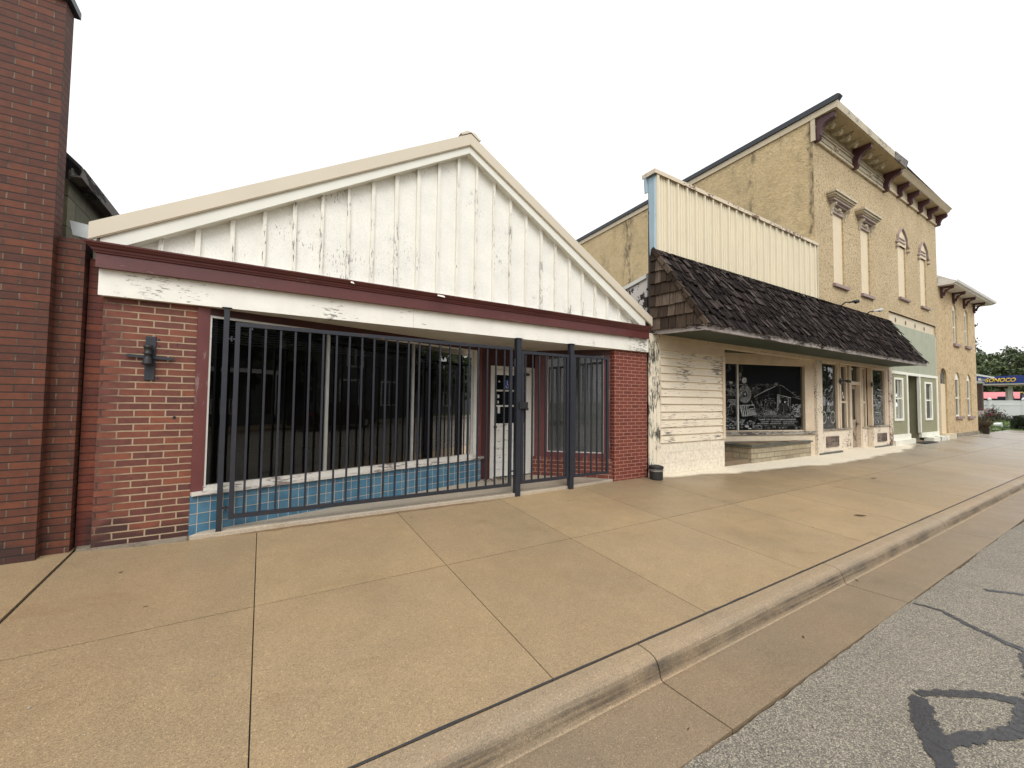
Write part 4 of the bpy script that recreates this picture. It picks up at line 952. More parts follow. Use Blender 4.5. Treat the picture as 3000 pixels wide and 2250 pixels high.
# metal false front
rnd.seed(5)
def f(b):
    prof = []; x = 6.552
    while x < 13.40:
        for dx, dy in ((0, 0), (.012, -.032), (.046, -.032), (.058, 0), (.135, 0), (.142, -.012), (.158, -.012), (.165, 0), (.215, 0), (.222, -.012), (.238, -.012), (.245, 0)):
            prof.append((x + dx, 5.30 + dy * 1.5))
        x += .305
    prof = [p for p in prof if p[0] < 13.41] + [(13.412, 5.30)]
    b.prism([(px, py, 4.50) for px, py in prof] + [(13.412, 5.36, 4.50), (6.552, 5.36, 4.50)], [(px, py, 6.19) for px, py in prof] + [(13.412, 5.36, 6.19), (6.552, 5.36, 6.19)])
P1('metal_front', M['metal_tan'], A, f)
for q in ((6.535, 6.5515, 5.252, 5.37, 4.50, 6.19), (13.4125, 13.43, 5.252, 5.37, 4.50, 6.19)): P1('metal_corner', M['metal_tan'], A, lambda b: b.box(*q))
def f(b):
    b.hexa([(6.505, 5.31, 4.55), (6.534, 5.285, 4.55), (6.534, 5.43, 4.55), (6.505, 5.42, 4.55), (6.512, 5.31, 6.185), (6.534, 5.285, 6.185), (6.534, 5.46, 6.185), (6.50, 5.45, 6.185)])
    b.hexa([(6.455, 5.47, 5.82), (6.515, 5.45, 5.84), (6.52, 5.50, 5.84), (6.465, 5.51, 5.82), (6.44, 5.48, 6.17), (6.515, 5.45, 6.17), (6.52, 5.50, 6.17), (6.45, 5.52, 6.17)])
P1('side_flashing', M['metal_blue'], A, f)
P1('coping', M['cap_rust'], A, lambda b: (b.box(6.46, 13.44, 5.245, 5.56, 6.191, 6.215), b.box(6.46, 13.44, 5.235, 5.2445, 6.135, 6.215), b.box(6.445, 6.4595, 5.235, 5.56, 6.13, 6.215)))
P1('false_front', M['interior_mid'], A, lambda b: b.box(6.56, 13.33, 5.362, 5.50, 2.955, 6.18))
# old side wall and roof behind the false front
def f(b):
    b.yz([(5.56, .1), (14, .1), (14, 2.45), (5.56, 4.13)], 6.60, 6.70)
P1('old_side_wall', M['side_mottle'], A, f)
P1('old_roof_edge', M['rake_white'], A, lambda b: b.yz([(5.56, 4.132), (14, 2.452), (14, 2.53), (5.56, 4.21)], 6.56, 6.70))
P1('old_roof', M['roof_dark'], A, lambda b: b.yz([(5.56, 4.211), (14, 2.531), (14, 2.56), (5.56, 4.25)], 6.64, 13.3))
# shingled awning
def aw_y(z): return 5.255 - (4.585 - z) / 1.575 * .925
def aw_x(z): return 6.405 + (4.585 - z) / 1.575 * .235
AW = P1('awning', M['interior_mid'], A, lambda b: b.hexa([(6.68, 4.37, 2.99), (18.78, 4.37, 2.99), (18.78, 5.255, 2.99), (6.50, 5.255, 2.99), (6.47, 5.235, 4.54), (18.78, 5.235, 4.54), (18.78, 5.255, 4.54), (6.45, 5.255, 4.54)]))
rnd.seed(17)
def f(b):
    top = Vector((0, 5.250, 4.590)); bot = Vector((0, 4.300, 2.995)); sd = (bot - top); L = sd.length; sd.normalize(); n = Vector((0, sd.z, -sd.y))
    if n.y > 0: n = -n
    rows = 8; ex = L / rows
    for r in range(rows + 1):
        s0 = ex * (r - 1) if r else -.03
        z = 4.590 + sd.z * ex * r; x = aw_x(z) + rnd.uniform(-.06, 0)
        while x < 18.84:
            w = rnd.uniform(.045, .13); x1 = min(x + w, 18.86)
            s1 = ex * r + rnd.gauss(0, .045) + .03 * math.sin(x * 1.3 + r * 2) if r else .09 + rnd.uniform(-.02, .02)
            if r == rows: s1 = L + rnd.uniform(-.02, .035)
            th = rnd.uniform(.006, .018); li = rnd.uniform(.006, .050)
            sk = rnd.uniform(-.012, .012)
            sa = max(-.03, s1 - ex - .09)
            b.ct = rnd.random() ** 1.6
            def P(xx, s, nn): return Vector((xx, 0, 0)) + top + sd * s + n * nn
            e = rnd.uniform(-.018, .018)
            b.hexa([P(x, sa, .002), P(x1 - .009, sa, .002), P(x1 - .009 + sk, s1 + e, li), P(x + sk, s1, li), P(x, sa, .002 + th * .5), P(x1 - .009, sa, .002 + th * .5), P(x1 - .009 + sk, s1 + e, li + th), P(x + sk, s1, li + th)])
            x = x1
P1('front_shingles', M['shingle'], AW, f)
def f(b):
    rows = 7; h = 1.575 / rows
    for r in range(rows):
        z0 = 3.01 + h * r; z1 = z0 + h + .07; zm = z0
        y = 5.30 + rnd.uniform(0, .05); yf = aw_y(min(z0 + .05, 4.5)) + .0
        while y > yf + .01:
            w = rnd.uniform(.10, .20); y0 = max(y - w, yf)
            zz = z0 + rnd.uniform(-.012, .012)
            zt0 = min(z1, 4.585 - (5.255 - y0) / .925 * 1.575 + .0); zt1 = min(z1, 4.585 - (5.255 - y) / .925 * 1.575)
            zt0 = max(zt0, zz + .02); zt1 = max(min(zt1, 4.60), zz + .02)
            ex = lambda yy, zz, o_: 6.418 + (aw_x(zz) - 6.418) * max(0, min(1, (5.30 - yy) / (5.30 - aw_y(zz) + .02))) - o_
            b.ct = rnd.random()
            b.ct = rnd.random() ** 1.3; y0_ = y0; A_, B_, C_, D_ = ex(y, z0, .05), ex(y0, z0, .05), ex(y, z0 + h, .012), ex(y0, z0 + h, .012)
            b.hexa([(A_, y - .012, zz), (B_, y0, zz + rnd.uniform(-.008, .008)), (B_ + .03, y0, zz), (A_ + .03, y - .012, zz), (C_, y - .012, zt1), (D_, y0, zt0), (D_ + .03, y0, zt0), (C_ + .03, y - .012, zt1)])
            y = y0
P1('end_shingles', M['shingle_side'], AW, f)
def f(b):
    for i in range(9):
        t0 = i / 9; t1 = (i + 1.12) / 9
        p = Vector((6.40, 5.245, 4.60)).lerp(Vector((6.645, 4.285, 3.005)), t0); q = Vector((6.40, 5.245, 4.60)).lerp(Vector((6.645, 4.285, 3.005)), min(t1, 1.01))
        b.ct = rnd.random(); b.bar(p + Vector((0, -.012, .012)), q + Vector((-.008, -.03, .03)), .085, .016)
        b.bar(p + Vector((-.03, -.0, .0)), q + Vector((-.048, -.01, .01)), .016, .08)
P1('hip_shingles', M['shingle_side'], AW, f)
P1('fascia', M['fascia_grey'], AW, lambda b: (b.box(6.64, 18.83, 4.325, 4.368, 2.915, 3.035), b.hexa([(6.42, 5.30, 2.925), (6.64, 4.326, 2.915), (6.675, 4.37, 2.915), (6.47, 5.30, 2.925), (6.42, 5.30, 3.04), (6.64, 4.326, 3.04), (6.675, 4.37, 3.04), (6.47, 5.30, 3.04)])))
P1('soffit', M['soffit_green'], AW, lambda b: b.xy([(6.475, 5.26), (6.68, 4.3685), (18.78, 4.3685), (18.78, 5.26)], 2.950, 2.962))

# ================================================================== tall stucco building with its two shopfronts
B = thing('tall_building', 'tall tan stucco building with bracketed cornice and blind upper windows', 'building', (19, 5.3, .2))
def f(b):
    b.poly([(13.36, 5.3025, 2.0), (13.36, 26, 2.0), (13.36, 26, 9.10), (13.36, 5.3025, 9.925)], [(0, 1, 2, 3)])
    for x0 in (24.80,): b.poly([(x0, 5.3025, .1), (x0, 26, .1), (x0, 26, 9.1), (x0, 5.3025, 9.9)], [(0, 1, 2, 3)])
    b.poly([(13.36, 26, .1), (24.8, 26, .1), (24.8, 26, 9.1), (13.36, 26, 9.1)], [(0, 1, 2, 3)])
P1('side_wall', M['stucco_side'], B, f)
P1('roof', M['roof_dark'], B, lambda b: b.poly([(13.37, 5.2, 9.88), (24.79, 5.2, 9.88), (24.79, 26, 9.05), (13.37, 26, 9.05)], [(0, 1, 2, 3)]))
ops = [(14.565, 15.315, 5.24, 7.515), (16.635, 17.36, 5.24, 7.515), (20.06, 20.875, 5.625, 8.02), (22.545, 23.285, 5.61, 7.98)]
def f(b):
    wall_open(b, 13.358, 24.802, 4.98, 9.95, 5.30, .06, ops)
    b.face([(13.43, 5.30, 2.95), (18.98, 5.30, 2.95), (18.98, 5.30, 4.98), (13.43, 5.30, 4.98)])
P1('front_wall', M['stucco_front'], B, f)
P1('corner_pier', M['stucco_front'], B, lambda b: (b.box(24.40, 24.80, 5.30, 5.50, .42, 4.979)))
for xa, xb, za, zb in ops[:2]:
    w = P1('blind_window', M['board_cream'], B, lambda b: b.box(xa, xb, 5.345, 5.40, za, zb))
    P1('sill', M['sill_mauve'], w, lambda b: b.box(xa - .09, xb + .20, 5.225, 5.36, za - .085, za + .003))
    # bracketed hood
    def f(b):
        x0, x1 = xa - .42, xb + .36
        for k, (z0, z1, p) in enumerate(((7.88, 7.945, .26), (7.82, 7.8795, .22), (7.78, 7.8195, .18))): b.box(x0 + .04 * k, x1 - .04 * k, 5.30 - p, 5.31, z0, z1)
    h = P1('hood', M['cornice_cream'], w, f)
    P1('hood_panel', M['hood_mauve'], w, lambda b: (b.box(xa - .27, xb + .21, 5.15, 5.31, 7.715, 7.7795), b.box(xa - .22, xb + .16, 5.22, 5.31, 7.655, 7.7145), b.box(xa + .0, xb - .0, 5.295, 5.344, 7.44, 7.6545)))
    P1('hood_ornament', M['cornice_cream'], w, lambda b: (b.lathe(((xa + xb) / 2, 5.285, 7.50), [(.01, 0), (.07, .03), (.08, .07), (.05, .11), (.01, .13)], 10), b.bar((xa + .1, 5.288, 7.57), (xa + .25, 5.288, 7.53), .03), b.bar((xb - .25, 5.288, 7.53), (xb - .1, 5.288, 7.57), .03)))
    for s in (xa - .18, xb + .04):
        P1('hood_bracket', M['cornice_cream'], w, lambda b: b.yz([(5.305, 7.654), (5.14, 7.654), (5.16, 7.60), (5.22, 7.55), (5.24, 7.47), (5.265, 7.42), (5.28, 7.33), (5.305, 7.33)], s + .02, s + .11))
for (xa, xb, za, zb) in ops[2:]:
    xm = (xa + xb) / 2
    w = P1('blind_window', M['board_cream'], B, lambda b: (b.box(xa, xb, 5.345, 5.40, za, 7.60), b.xz([(xa - .05, 7.62), (xb + .05, 7.62), (xb + .02, 7.98), (xm, 8.26), (xa - .02, 7.98)], 5.285, 5.31)))
    P1('sill', M['sill_mauve'], w, lambda b: b.box(xa - .05, xb + .24, 5.225, 5.36, za - .075, za + .003))
    def f(b):      # pointed hood with drops
        for s in (-1, 1):
            p = [(xm, 8.31), (xm + s * .30, 8.13), (xm + s * .47, 7.94), (xm + s * .50, 7.74), (xm + s * .56, 7.66)]
            for (ax, az), (bx, bz) in zip(p, p[1:]): b.bar((ax, 5.262, az), (bx, 5.262, bz), .07, .04)
    P1('pointed_hood', M['hood_mauve'], w, f)
    for s in (-1, 1):
        for z in (7.66, 7.50): P1('hood_drop', M['hood_mauve'], w, lambda b: b.lathe((xm + s * .585, 5.25, z - .05), [(.02, 0), (.055, .03), (.055, .07), (.02, .10)], 8))
    P1('hood_panel', M['hood_mauve'], w, lambda b: (b.box(xm - .30, xm + .30, 5.255, 5.284, 7.73, 7.77), b.box(xm - .30, xm + .30, 5.255, 5.284, 7.86, 7.90)))
# cornice, in two lengths
def bracket(mb, x, w, z0, z1, out):
    y = 5.298
    P = [(y, z0), (y, z1), (y - out, z1), (y - out - .02, z1 - .06), (y - out, z1 - .13), (y - out * .84, z1 - .17)]
    n = 7
    for i in range(n + 1):
        a = math.pi / 2 * i / n; P.append((y - .17 - (out * .84 - .17) * (1 - math.sin(a)), z1 - .17 - (z1 - .17 - z0 - .12) * (1 - math.cos(a))))
    P += [(y - .15, z0 + .10), (y - .17, z0 + .06), (y - .12, z0)]
    mb.prism([(x - w / 2, a, b) for a, b in P], [(x + w / 2, a, b) for a, b in P])
C1 = P1('cornice', M['cornice_cream'], B, lambda b: (b.hexa([(13.33, 4.70, 9.855), (18.82, 4.70, 9.855), (18.82, 5.3, 9.855), (13.33, 5.3, 9.855), (13.33, 4.675, 10.045), (18.82, 4.675, 10.045), (18.82, 5.45, 10.045), (13.33, 5.45, 10.045)]),
    b.box(13.38, 18.8, 5.235, 5.299, 9.225, 9.285), b.box(13.38, 18.8, 5.265, 5.299, 9.2855, 9.325), b.box(13.38, 18.8, 5.245, 5.299, 9.53, 9.585), b.box(13.38, 18.8, 5.22, 5.299, 9.60, 9.63)))
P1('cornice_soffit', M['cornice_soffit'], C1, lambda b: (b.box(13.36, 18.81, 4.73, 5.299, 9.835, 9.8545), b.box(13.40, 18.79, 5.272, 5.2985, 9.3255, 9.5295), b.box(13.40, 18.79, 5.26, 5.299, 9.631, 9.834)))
def f(b):
    x = 13.95
    for i in range(8):
        if abs(x - 16.12) < .25: x += .55; continue
        b.box(x - .10, x + .10, 4.98, 5.2595, 9.75, 9.8345); b.box(x - .13, x - .101, 4.86, 5.2595, 9.80, 9.8345); b.lathe((x + .02, 5.05, 9.66), [(.02, 0), (.055, .03), (.06, .09)], 8); x += .55
P1('modillion', M['cornice_cream'], C1, f)
def f(b):
    for x0, x1 in ((13.60, 14.60), (14.95, 15.95), (16.3, 17.3), (17.62, 18.62)): b.box(x0, x1, 5.256, 5.2718, 9.37, 9.48)
    for x in (14.77, 17.46): b.lathe((x, 5.262, 9.36), [(.02, 0), (.06, .03), (.07, .08), (.03, .12)], 8)
P1('frieze_panel', M['cornice_cream'], C1, f)
first = None
for x in (13.46, 16.10, 18.74): P1('bracket', M['bracket_maroon'], C1, lambda b: bracket(b, x, .15, 9.21, 9.834, .50))
P1('scroll', M['bracket_maroon'], C1, lambda b: b.tube([(13.375, 4.83, 9.73), (13.385, 4.83, 9.73)], .07, 12))
P1('tin_patch', M['gutter_old'], C1, lambda b: b.hexa([(17.75, 4.69, 9.848), (18.86, 4.69, 9.84), (18.86, 4.80, 9.84), (17.75, 4.80, 9.848), (17.72, 4.66, 10.055), (18.88, 4.64, 10.075), (18.88, 5.0, 10.09), (17.72, 5.0, 10.055)]))
C2 = P1('cornice', M['trim_cream'], B, lambda b: (b.hexa([(18.90, 4.92, 9.86), (24.86, 4.92, 9.86), (24.86, 5.3, 9.86), (18.90, 5.3, 9.86), (18.90, 4.86, 9.935), (24.90, 4.86, 9.935), (24.90, 5.3, 9.935), (18.90, 5.3, 9.935)]),
    b.hexa([(18.90, 4.885, 9.936), (24.90, 4.885, 9.936), (24.90, 5.3, 9.936), (18.90, 5.3, 9.936), (18.90, 4.80, 10.035), (24.95, 4.80, 10.035), (24.95, 5.3, 10.035), (18.90, 5.3, 10.035)]),
    b.box(18.83, 24.84, 5.24, 5.299, 9.42, 9.475), b.box(18.83, 24.84, 5.262, 5.299, 9.4755, 9.51)))
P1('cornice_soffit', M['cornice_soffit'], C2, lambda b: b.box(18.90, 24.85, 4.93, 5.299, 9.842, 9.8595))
P1('frieze_panel', M['board_cream'], C2, lambda b: b.box(18.84, 24.83, 5.275, 5.2995, 9.511, 9.841))
for x in (20.13, 21.25, 22.47, 23.62, 24.80): P1('bracket', M['bracket_maroon'], C2, lambda b: bracket(b, x, .12, 9.39, 9.841, .36))
P1('coping', M['coping'], B, lambda b: (b.yz([(4.68, 10.046), (26, 9.20), (26, 9.33), (4.66, 10.20), (4.60, 10.15)], 13.27, 13.46), b.poly([(13.461, 4.68, 10.046), (24.9, 4.82, 10.037), (24.9, 5.4, 10.09), (13.461, 5.4, 10.13)], [(0, 1, 2, 3)])))
P1('side_trim', M['trim_cream'], B, lambda b: (b.yz([(4.705, 9.86), (26, 9.02), (26, 9.195), (4.68, 10.04)], 13.315, 13.3575), b.box(13.325, 13.3575, 5.23, 5.34, 9.20, 9.83)))
# ---- cream shopfront below the awning
SF = thing('cream_shopfront', 'flaking cream shopfront with a wooden door and chalk-drawn display windows', 'shopfront', (16, 5.3, .2))
P1('pilaster', M['pilaster_peel'], SF, lambda b: b.box(13.205, 13.535, 5.255, 5.45, .10, 2.847))
tag(P1('pilaster', M['pilaster_brick'], SF, lambda b: b.box(18.72, 19.01, 5.265, 5.45, .10, 2.93)), 'brick pier with its cream paint coming off')
for q in ((13.536, 14.86, 5.29, 5.44, .1, .862), (17.30, 18.719, 5.29, 5.44, .1, .885), (14.87, 15.95, 5.44, 5.56, .1, .845), (16.89, 17.28, 5.44, 5.56, .1, .845)): P1('kick_wall', M['knee_peel'], SF, lambda b: b.box(*q))
for q in ((13.28, 14.80, 5.245, 5.2895, .08, .245), (17.36, 18.85, 5.245, 5.2895, .08, .235)): P1('base_board', M['slate'], SF, lambda b: b.box(*q))
for x0, x1, z0, z1 in ((13.80, 14.60, .385, .69), (17.61, 18.40, .375, .66)):
    def f(b):
        b.box(x0, x1, 5.262, 5.2895, z0, z0 + .035); b.box(x0, x1, 5.262, 5.2895, z1 - .035, z1); b.box(x0, x0 + .04, 5.262, 5.2895, z0 + .0352, z1 - .0352); b.box(x1 - .04, x1, 5.262, 5.2895, z0 + .0352, z1 - .0352); b.box(x0 + .0402, x1 - .0402, 5.275, 5.2895, z0 + .0352, z1 - .0352)
    P1('vent_panel', M['vent_wood'], SF, f)
for q in ((13.536, 14.90, 5.255, 5.46, .8625, .90), (17.26, 18.719, 5.255, 5.46, .8855, .920), (14.901, 15.95, 5.40, 5.58, .8455, .882), (16.89, 17.259, 5.40, 5.58, .8455, .882)): P1('sill', M['grey_wood'], SF, lambda b: b.box(*q))
def win(u0, u1, y, z0, z1, fw, mat='glass', name='display_window'):
    w = P1(name, M['cream_board'], SF, lambda b: (b.box(u0 - fw, u0, y - .06, y + .06, z0, z1), b.box(u1, u1 + fw, y - .06, y + .06, z0, z1), b.box(u0, u1, y - .055, y + .06, z1 - .05, z1 - .0003)))
    pane('pane', M[mat], w, [(u0, y, z0), (u1, y, z0), (u1, y, z1 - .05), (u0, y, z1 - .05)])
    return w
w1 = win(13.66, 14.66, 5.36, .901, 2.847, .12, 'glass_shop'); w2 = win(17.36, 18.42, 5.36, .921, 2.847, .09, 'glass_shop')
for q in ((14.785, 14.87, 5.285, 5.50, .901, 2.847), (18.515, 18.70, 5.29, 5.45, .921, 2.847)): P1('corner_board', M['cream_board'], SF, lambda b: b.box(*q))
for (u0, u1) in ((15.14, 15.66), (16.98, 17.16)):
    w = win(u0, u1, 5.50, .883, 2.847, .09, 'glass_shop', 'sidelight')
    P1('transom_bar', M['cream_board'], w, lambda b: b.box(u0, u1, 5.45, 5.53, 1.66, 1.72))
for q in ((15.955, 16.12, 5.45, 5.64, .15, 2.847), (16.775, 16.885, 5.45, 5.64, .15, 2.847)): P1('door_post', M['cream_board'], SF, lambda b: b.box(*q))
P1('transom_bar', M['cream_board'], SF, lambda b: b.box(16.121, 16.774, 5.46, 5.62, 2.255, 2.36))
lpane('transom', M['glass_shop'], SF, Frame((16.12, 5.54), (16.775, 5.54)), 0, .655, 0, 2.36, 2.847)
def f(b):
    b.box(16.125, 16.21, 5.56, 5.60, .21, 2.25); b.box(16.69, 16.77, 5.56, 5.60, .21, 2.25); b.box(16.2102, 16.6898, 5.56, 5.60, 2.12, 2.25); b.box(16.2102, 16.6898, 5.56, 5.60, 1.02, 1.12); b.box(16.2102, 16.6898, 5.575, 5.60, .42, 1.0198); b.box(16.2102, 16.6898, 5.56, 5.60, .21, .4198)
    b.bar((16.22, 5.567, .98), (16.68, 5.567, .46), .05, .012); b.bar((16.22, 5.5665, .46), (16.40, 5.5665, .66), .05, .011)
D2 = P1('door', M['door_wood'], SF, f)
pane('pane', M['glass_shop'], D2, [(16.2102, 5.58, 1.12), (16.6898, 5.58, 1.12), (16.6898, 5.58, 2.12), (16.2102, 5.58, 2.12)])
P1('handle', M['lamp_black'], D2, lambda b: (b.tube([(16.735, 5.56, .98), (16.735, 5.50, .98), (16.69, 5.49, .98)], .016, 8), b.box(16.715, 16.755, 5.552, 5.5598, .88, 1.06)))
rnd.seed(40)
def muw(u0, u1, z0, z1): return lambda x, y: (u0 + (u1 - u0) * x / 100, z1 - (z1 - z0) * y / 200)
c = Chalk(muw(13.66, 14.66, .901, 2.80), Frame((0, 5.355), (1, 5.355)), 0)
for cx in (20, 79): c.oval(cx, 165, 15, 18, 11, 0); c.oval(cx, 165, 12, 15, 4, 1); c.oval(cx, 165, 3, 4, 6, 1); c.line([(cx, 150), (cx, 180)], 3, 1); c.line([(cx - 12, 165), (cx + 12, 165)], 3, 1)
c.line([(20, 165), (38, 146), (64, 146), (79, 165)], 7, 1); c.line([(38, 146), (48, 165), (64, 146)], 6, 1); c.line([(48, 165), (20, 165)], 5, 1); c.disc(48, 166, 6, 5, 1); c.line([(62, 146), (66, 136), (74, 138)], 6, 1)
c.disc(50, 122, 6, 6, 0); c.fill([(42, 128), (58, 128), (60, 148), (42, 150)], 1); c.line([(44, 132), (36, 142), (62, 142)], 6, 0); c.cloud(5, 95, 68, 128, 60, 2, 7, 8); c.cloud(20, 80, 75, 130, 26, 1, 6, 8); c.line([(78, 66), (80, 130)], 14, 2); c.cloud(3, 97, 180, 196, 12, 2, 9, 7)
c.b.build('chalk_drawing', [M['chalk'], M['chalk_mid'], M['chalk_dim']], w1)
c = Chalk(muw(17.36, 18.42, .921, 2.80), Frame((0, 5.355), (1, 5.355)), 0)
c.cloud(4, 96, 66, 190, 90, 2, 9, 9); c.cloud(10, 90, 80, 150, 36, 1, 8, 9)
for y, x0, x1, m in ((70, 55, 97, 0), (80, 20, 97, 1), (92, 60, 98, 0), (152, 25, 80, 0), (158, 25, 80, 1)): c.line([(x0, y), (x1, y + 4)], 14 if m == 0 else 8, m)
for x, y, s in ((28, 100, 8), (88, 106, 7), (60, 130, 8), (40, 120, 6)): c.oval(x, y, s, s * 1.1, 9, 0); c.disc(x, y, s * .5, s * .5, 1)
for x in (20, 35, 52, 70, 84): c.line([(x, 130), (x + 5, 150), (x - 4, 176)], 9, 1)
c.cloud(10, 92, 165, 196, 34, 1, 9, 11)
c.b.build('chalk_drawing', [M['chalk'], M['chalk_mid'], M['chalk_dim']], w2)
for q in ((15.50, 15.58, 5.492, 5.495, 1.92, 2.0), (15.54, 15.62, 5.492, 5.495, 1.80, 1.90)): tag(P1('notice', M['sticker_white'], SF, lambda b: b.box(*q)), 'small white notice stuck on the narrow pane')
for z, w, h in ((2.02, .26, .035), (1.93, .30, .035), (1.86, .22, .035), (1.26, .18, .03)): P1('notice', M['chalk_mid'], D2, lambda b: b.box(16.23, 16.23 + w, 5.5755, 5.578, z, z + h))
P1('notice', M['chalk'], D2, lambda b: b.xz([(16.30 + .05 * math.cos(R(30 * k)), 1.63 + .08 * math.sin(R(30 * k))) for k in range(12)], 5.5755, 5.578))
P1('dark_card', M['mural_black'], SF, lambda b: b.box(16.985, 17.155, 5.488, 5.494, 2.50, 2.79))
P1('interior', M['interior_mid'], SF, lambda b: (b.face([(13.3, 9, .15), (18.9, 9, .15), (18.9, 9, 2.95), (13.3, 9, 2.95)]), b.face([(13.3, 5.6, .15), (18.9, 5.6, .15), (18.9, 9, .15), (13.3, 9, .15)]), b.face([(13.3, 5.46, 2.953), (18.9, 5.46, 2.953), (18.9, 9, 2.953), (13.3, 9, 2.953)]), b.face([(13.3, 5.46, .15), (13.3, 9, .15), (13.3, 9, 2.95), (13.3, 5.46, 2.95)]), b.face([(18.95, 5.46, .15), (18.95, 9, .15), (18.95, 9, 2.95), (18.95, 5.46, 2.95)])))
# ---- green shopfront
GF = thing('green_shopfront', 'sage green boarded shopfront with white trim, two sash windows and a dark doorway', 'shopfront', (21.6, 5.3, .2))
P1('upper_boards', M['green_pale'], GF, lambda b: [b.box(18.985 + .451 * i, 18.985 + .451 * (i + 1) - .004, 5.315 + .0012 * (i % 2), 5.37, 2.841, 4.585) for i in range(12)] and None)
P1('sign_band', M['trim_cream'], GF, lambda b: (b.box(19.0, 24.399, 5.36, 5.42, 4.60, 4.978), b.box(18.98, 24.399, 5.318, 5.42, 4.586, 4.5995)))
for x in (19.83, 20.90, 21.98, 23.09): P1('anchor_plate', M['slate'], GF, lambda b: b.xz([(x - .05, 4.75), (x, 4.66), (x + .05, 4.75), (x, 4.84)], 5.343, 5.3595))
P1('white_trim', M['trim_white'], GF, lambda b: (b.box(18.96, 24.34, 5.272, 5.34, 2.742, 2.84), b.box(20.575, 20.705, 5.275, 5.36, .555, 2.741), b.box(22.005, 22.115, 5.275, 5.36, .535, 2.741), b.box(24.175, 24.335, 5.275, 5.36, .52, 2.741)))
P1('green_panel', M['green_board'], GF, lambda b: wall_open(b, 18.985, 20.574, .55, 2.741, 5.30, .08, [(19.345, 20.045, 1.13, 2.535)]))
P1('green_panel', M['green_board'], GF, lambda b: wall_open(b, 22.116, 24.174, .53, 2.741, 5.30, .08, [(22.74, 23.445, 1.10, 2.485)]))
P1('doorway_wall', M['green_board'], GF, lambda b: (b.box(22.10, 22.16, 5.361, 7.4, .15, 2.80), b.box(20.60, 20.66, 5.361, 7.4, .15, 2.80), b.box(20.66, 22.10, 7.4, 7.46, .15, 2.80), b.box(20.66, 22.10, 5.361, 7.4, 2.742, 2.80)))
for xa, xb, za, zb, zm in ((19.345, 20.045, 1.13, 2.535, 1.855), (22.74, 23.445, 1.10, 2.485, 1.82)):
    w = P1('sash_window', M['trim_white'], GF, lambda b: (b.box(xa - .115, xa + .012, 5.272, 5.34, za - .085, zb + .075), b.box(xb - .012, xb + .13, 5.272, 5.34, za - .085, zb + .075), b.box(xa + .0122, xb - .0122, 5.272, 5.34, zb, zb + .075), b.box(xa + .0122, xb - .0122, 5.265, 5.34, za - .085, za), b.box(xa + .0122, xb - .0122, 5.31, 5.36, zm - .025, zm + .025)))
    pane('pane', M['glass'], w, [(xa, 5.345, za), (xb, 5.345, za), (xb, 5.345, zb), (xa, 5.345, zb)])
    P1('dark_room_sheet', M['interior'], w, lambda b: b.box(xa, xb, 5.42, 5.43, za, zb))  # near-black sheet standing in for the unlit room behind the sash
for q in ((18.985, 20.85, 5.268, 5.36, .372, .5545), (22.10, 24.335, 5.268, 5.36, .352, .5345)): P1('kick_board', M['trim_white'], GF, lambda b: b.box(*q))
for q in ((18.93, 21.02, 5.18, 5.36, .12, .371), (22.66, 24.79, 5.06, 5.36, .12, .345)): P1('doorstep', M['step_white'], GF, lambda b: b.box(*q), bevel=.01)
P1('floor_slab', M['step_tan'], GF, lambda b: b.box(21.03, 22.099, 5.25, 7.39, .10, .262))
tag(P1('door_mat', M['mat_black'], None, lambda b: b.box(21.0, 22.55, 4.92, 5.22, sw(5.1) + .003, sw(5.1) + .022)), 'black rubber mat lying at the doorway of the green shopfront', 'door mat')
P1('brick_strip', M['pilaster_brick'], GF, lambda b: b.box(24.34, 24.399, 5.31, 5.5, .3, 4.5))

# ================================================================== corner building
E_ = thing('corner_building', 'two-storey tan stucco building with arched windows and wide white eaves at the corner', 'building', (28, 5.3, .2))
eops = [(27.0, 27.62, 4.47, 6.34, 6.05), (28.98, 29.60, 4.51, 6.30, 6.02), (24.83, 25.76, .40, 3.25, 2.85), (27.05, 27.86, 1.12, 3.17, 2.82), (29.05, 29.80, 1.11, 3.16, 2.82)]
def f(b):
    wall_open(b, 24.803, 30.90, .36, 6.93, 5.302, .11, eops)
    b.poly([(30.9, 5.302, .2), (30.9, 17, .2), (30.9, 17, 6.93), (30.9, 5.302, 6.93)], [(0, 1, 2, 3)])
P1('wall', M['stucco_corner'], E_, f)
P1('foundation', M['foundation'], E_, lambda b: b.box(25.9, 30.95, 5.27, 5.5, .05, .36))
P1('eave', M['eave_white'], E_, lambda b: (b.hexa([(24.84, 4.80, 6.80), (31.9, 4.80, 6.80), (31.9, 18, 6.80), (24.84, 5.30, 6.80), (24.84, 4.80, 6.93), (31.9, 4.80, 6.93), (31.9, 18, 6.93), (24.84, 5.30, 6.93)]), b.poly([(24.845, 4.80, 6.931), (24.845, 5.30, 6.931), (24.845, 5.30, 7.28)], [(0, 1, 2)])))
P1('gutter', M['eave_white'], E_, lambda b: b.yz([(4.80, 6.84), (4.72, 6.86), (4.69, 6.945), (4.705, 6.95), (4.73, 6.88), (4.80, 6.87)], 24.83, 31.98))
P1('roof', M['roof_grey'], E_, lambda b: b.poly([(24.84, 4.78, 6.935), (32.25, 4.78, 6.935), (28.6, 9.5, 9.2), (24.84, 9.5, 9.2), (32.25, 18, 6.935), (24.84, 18, 6.935)], [(0, 1, 2, 3), (1, 4, 2), (4, 5, 3, 2)]))
brk = []
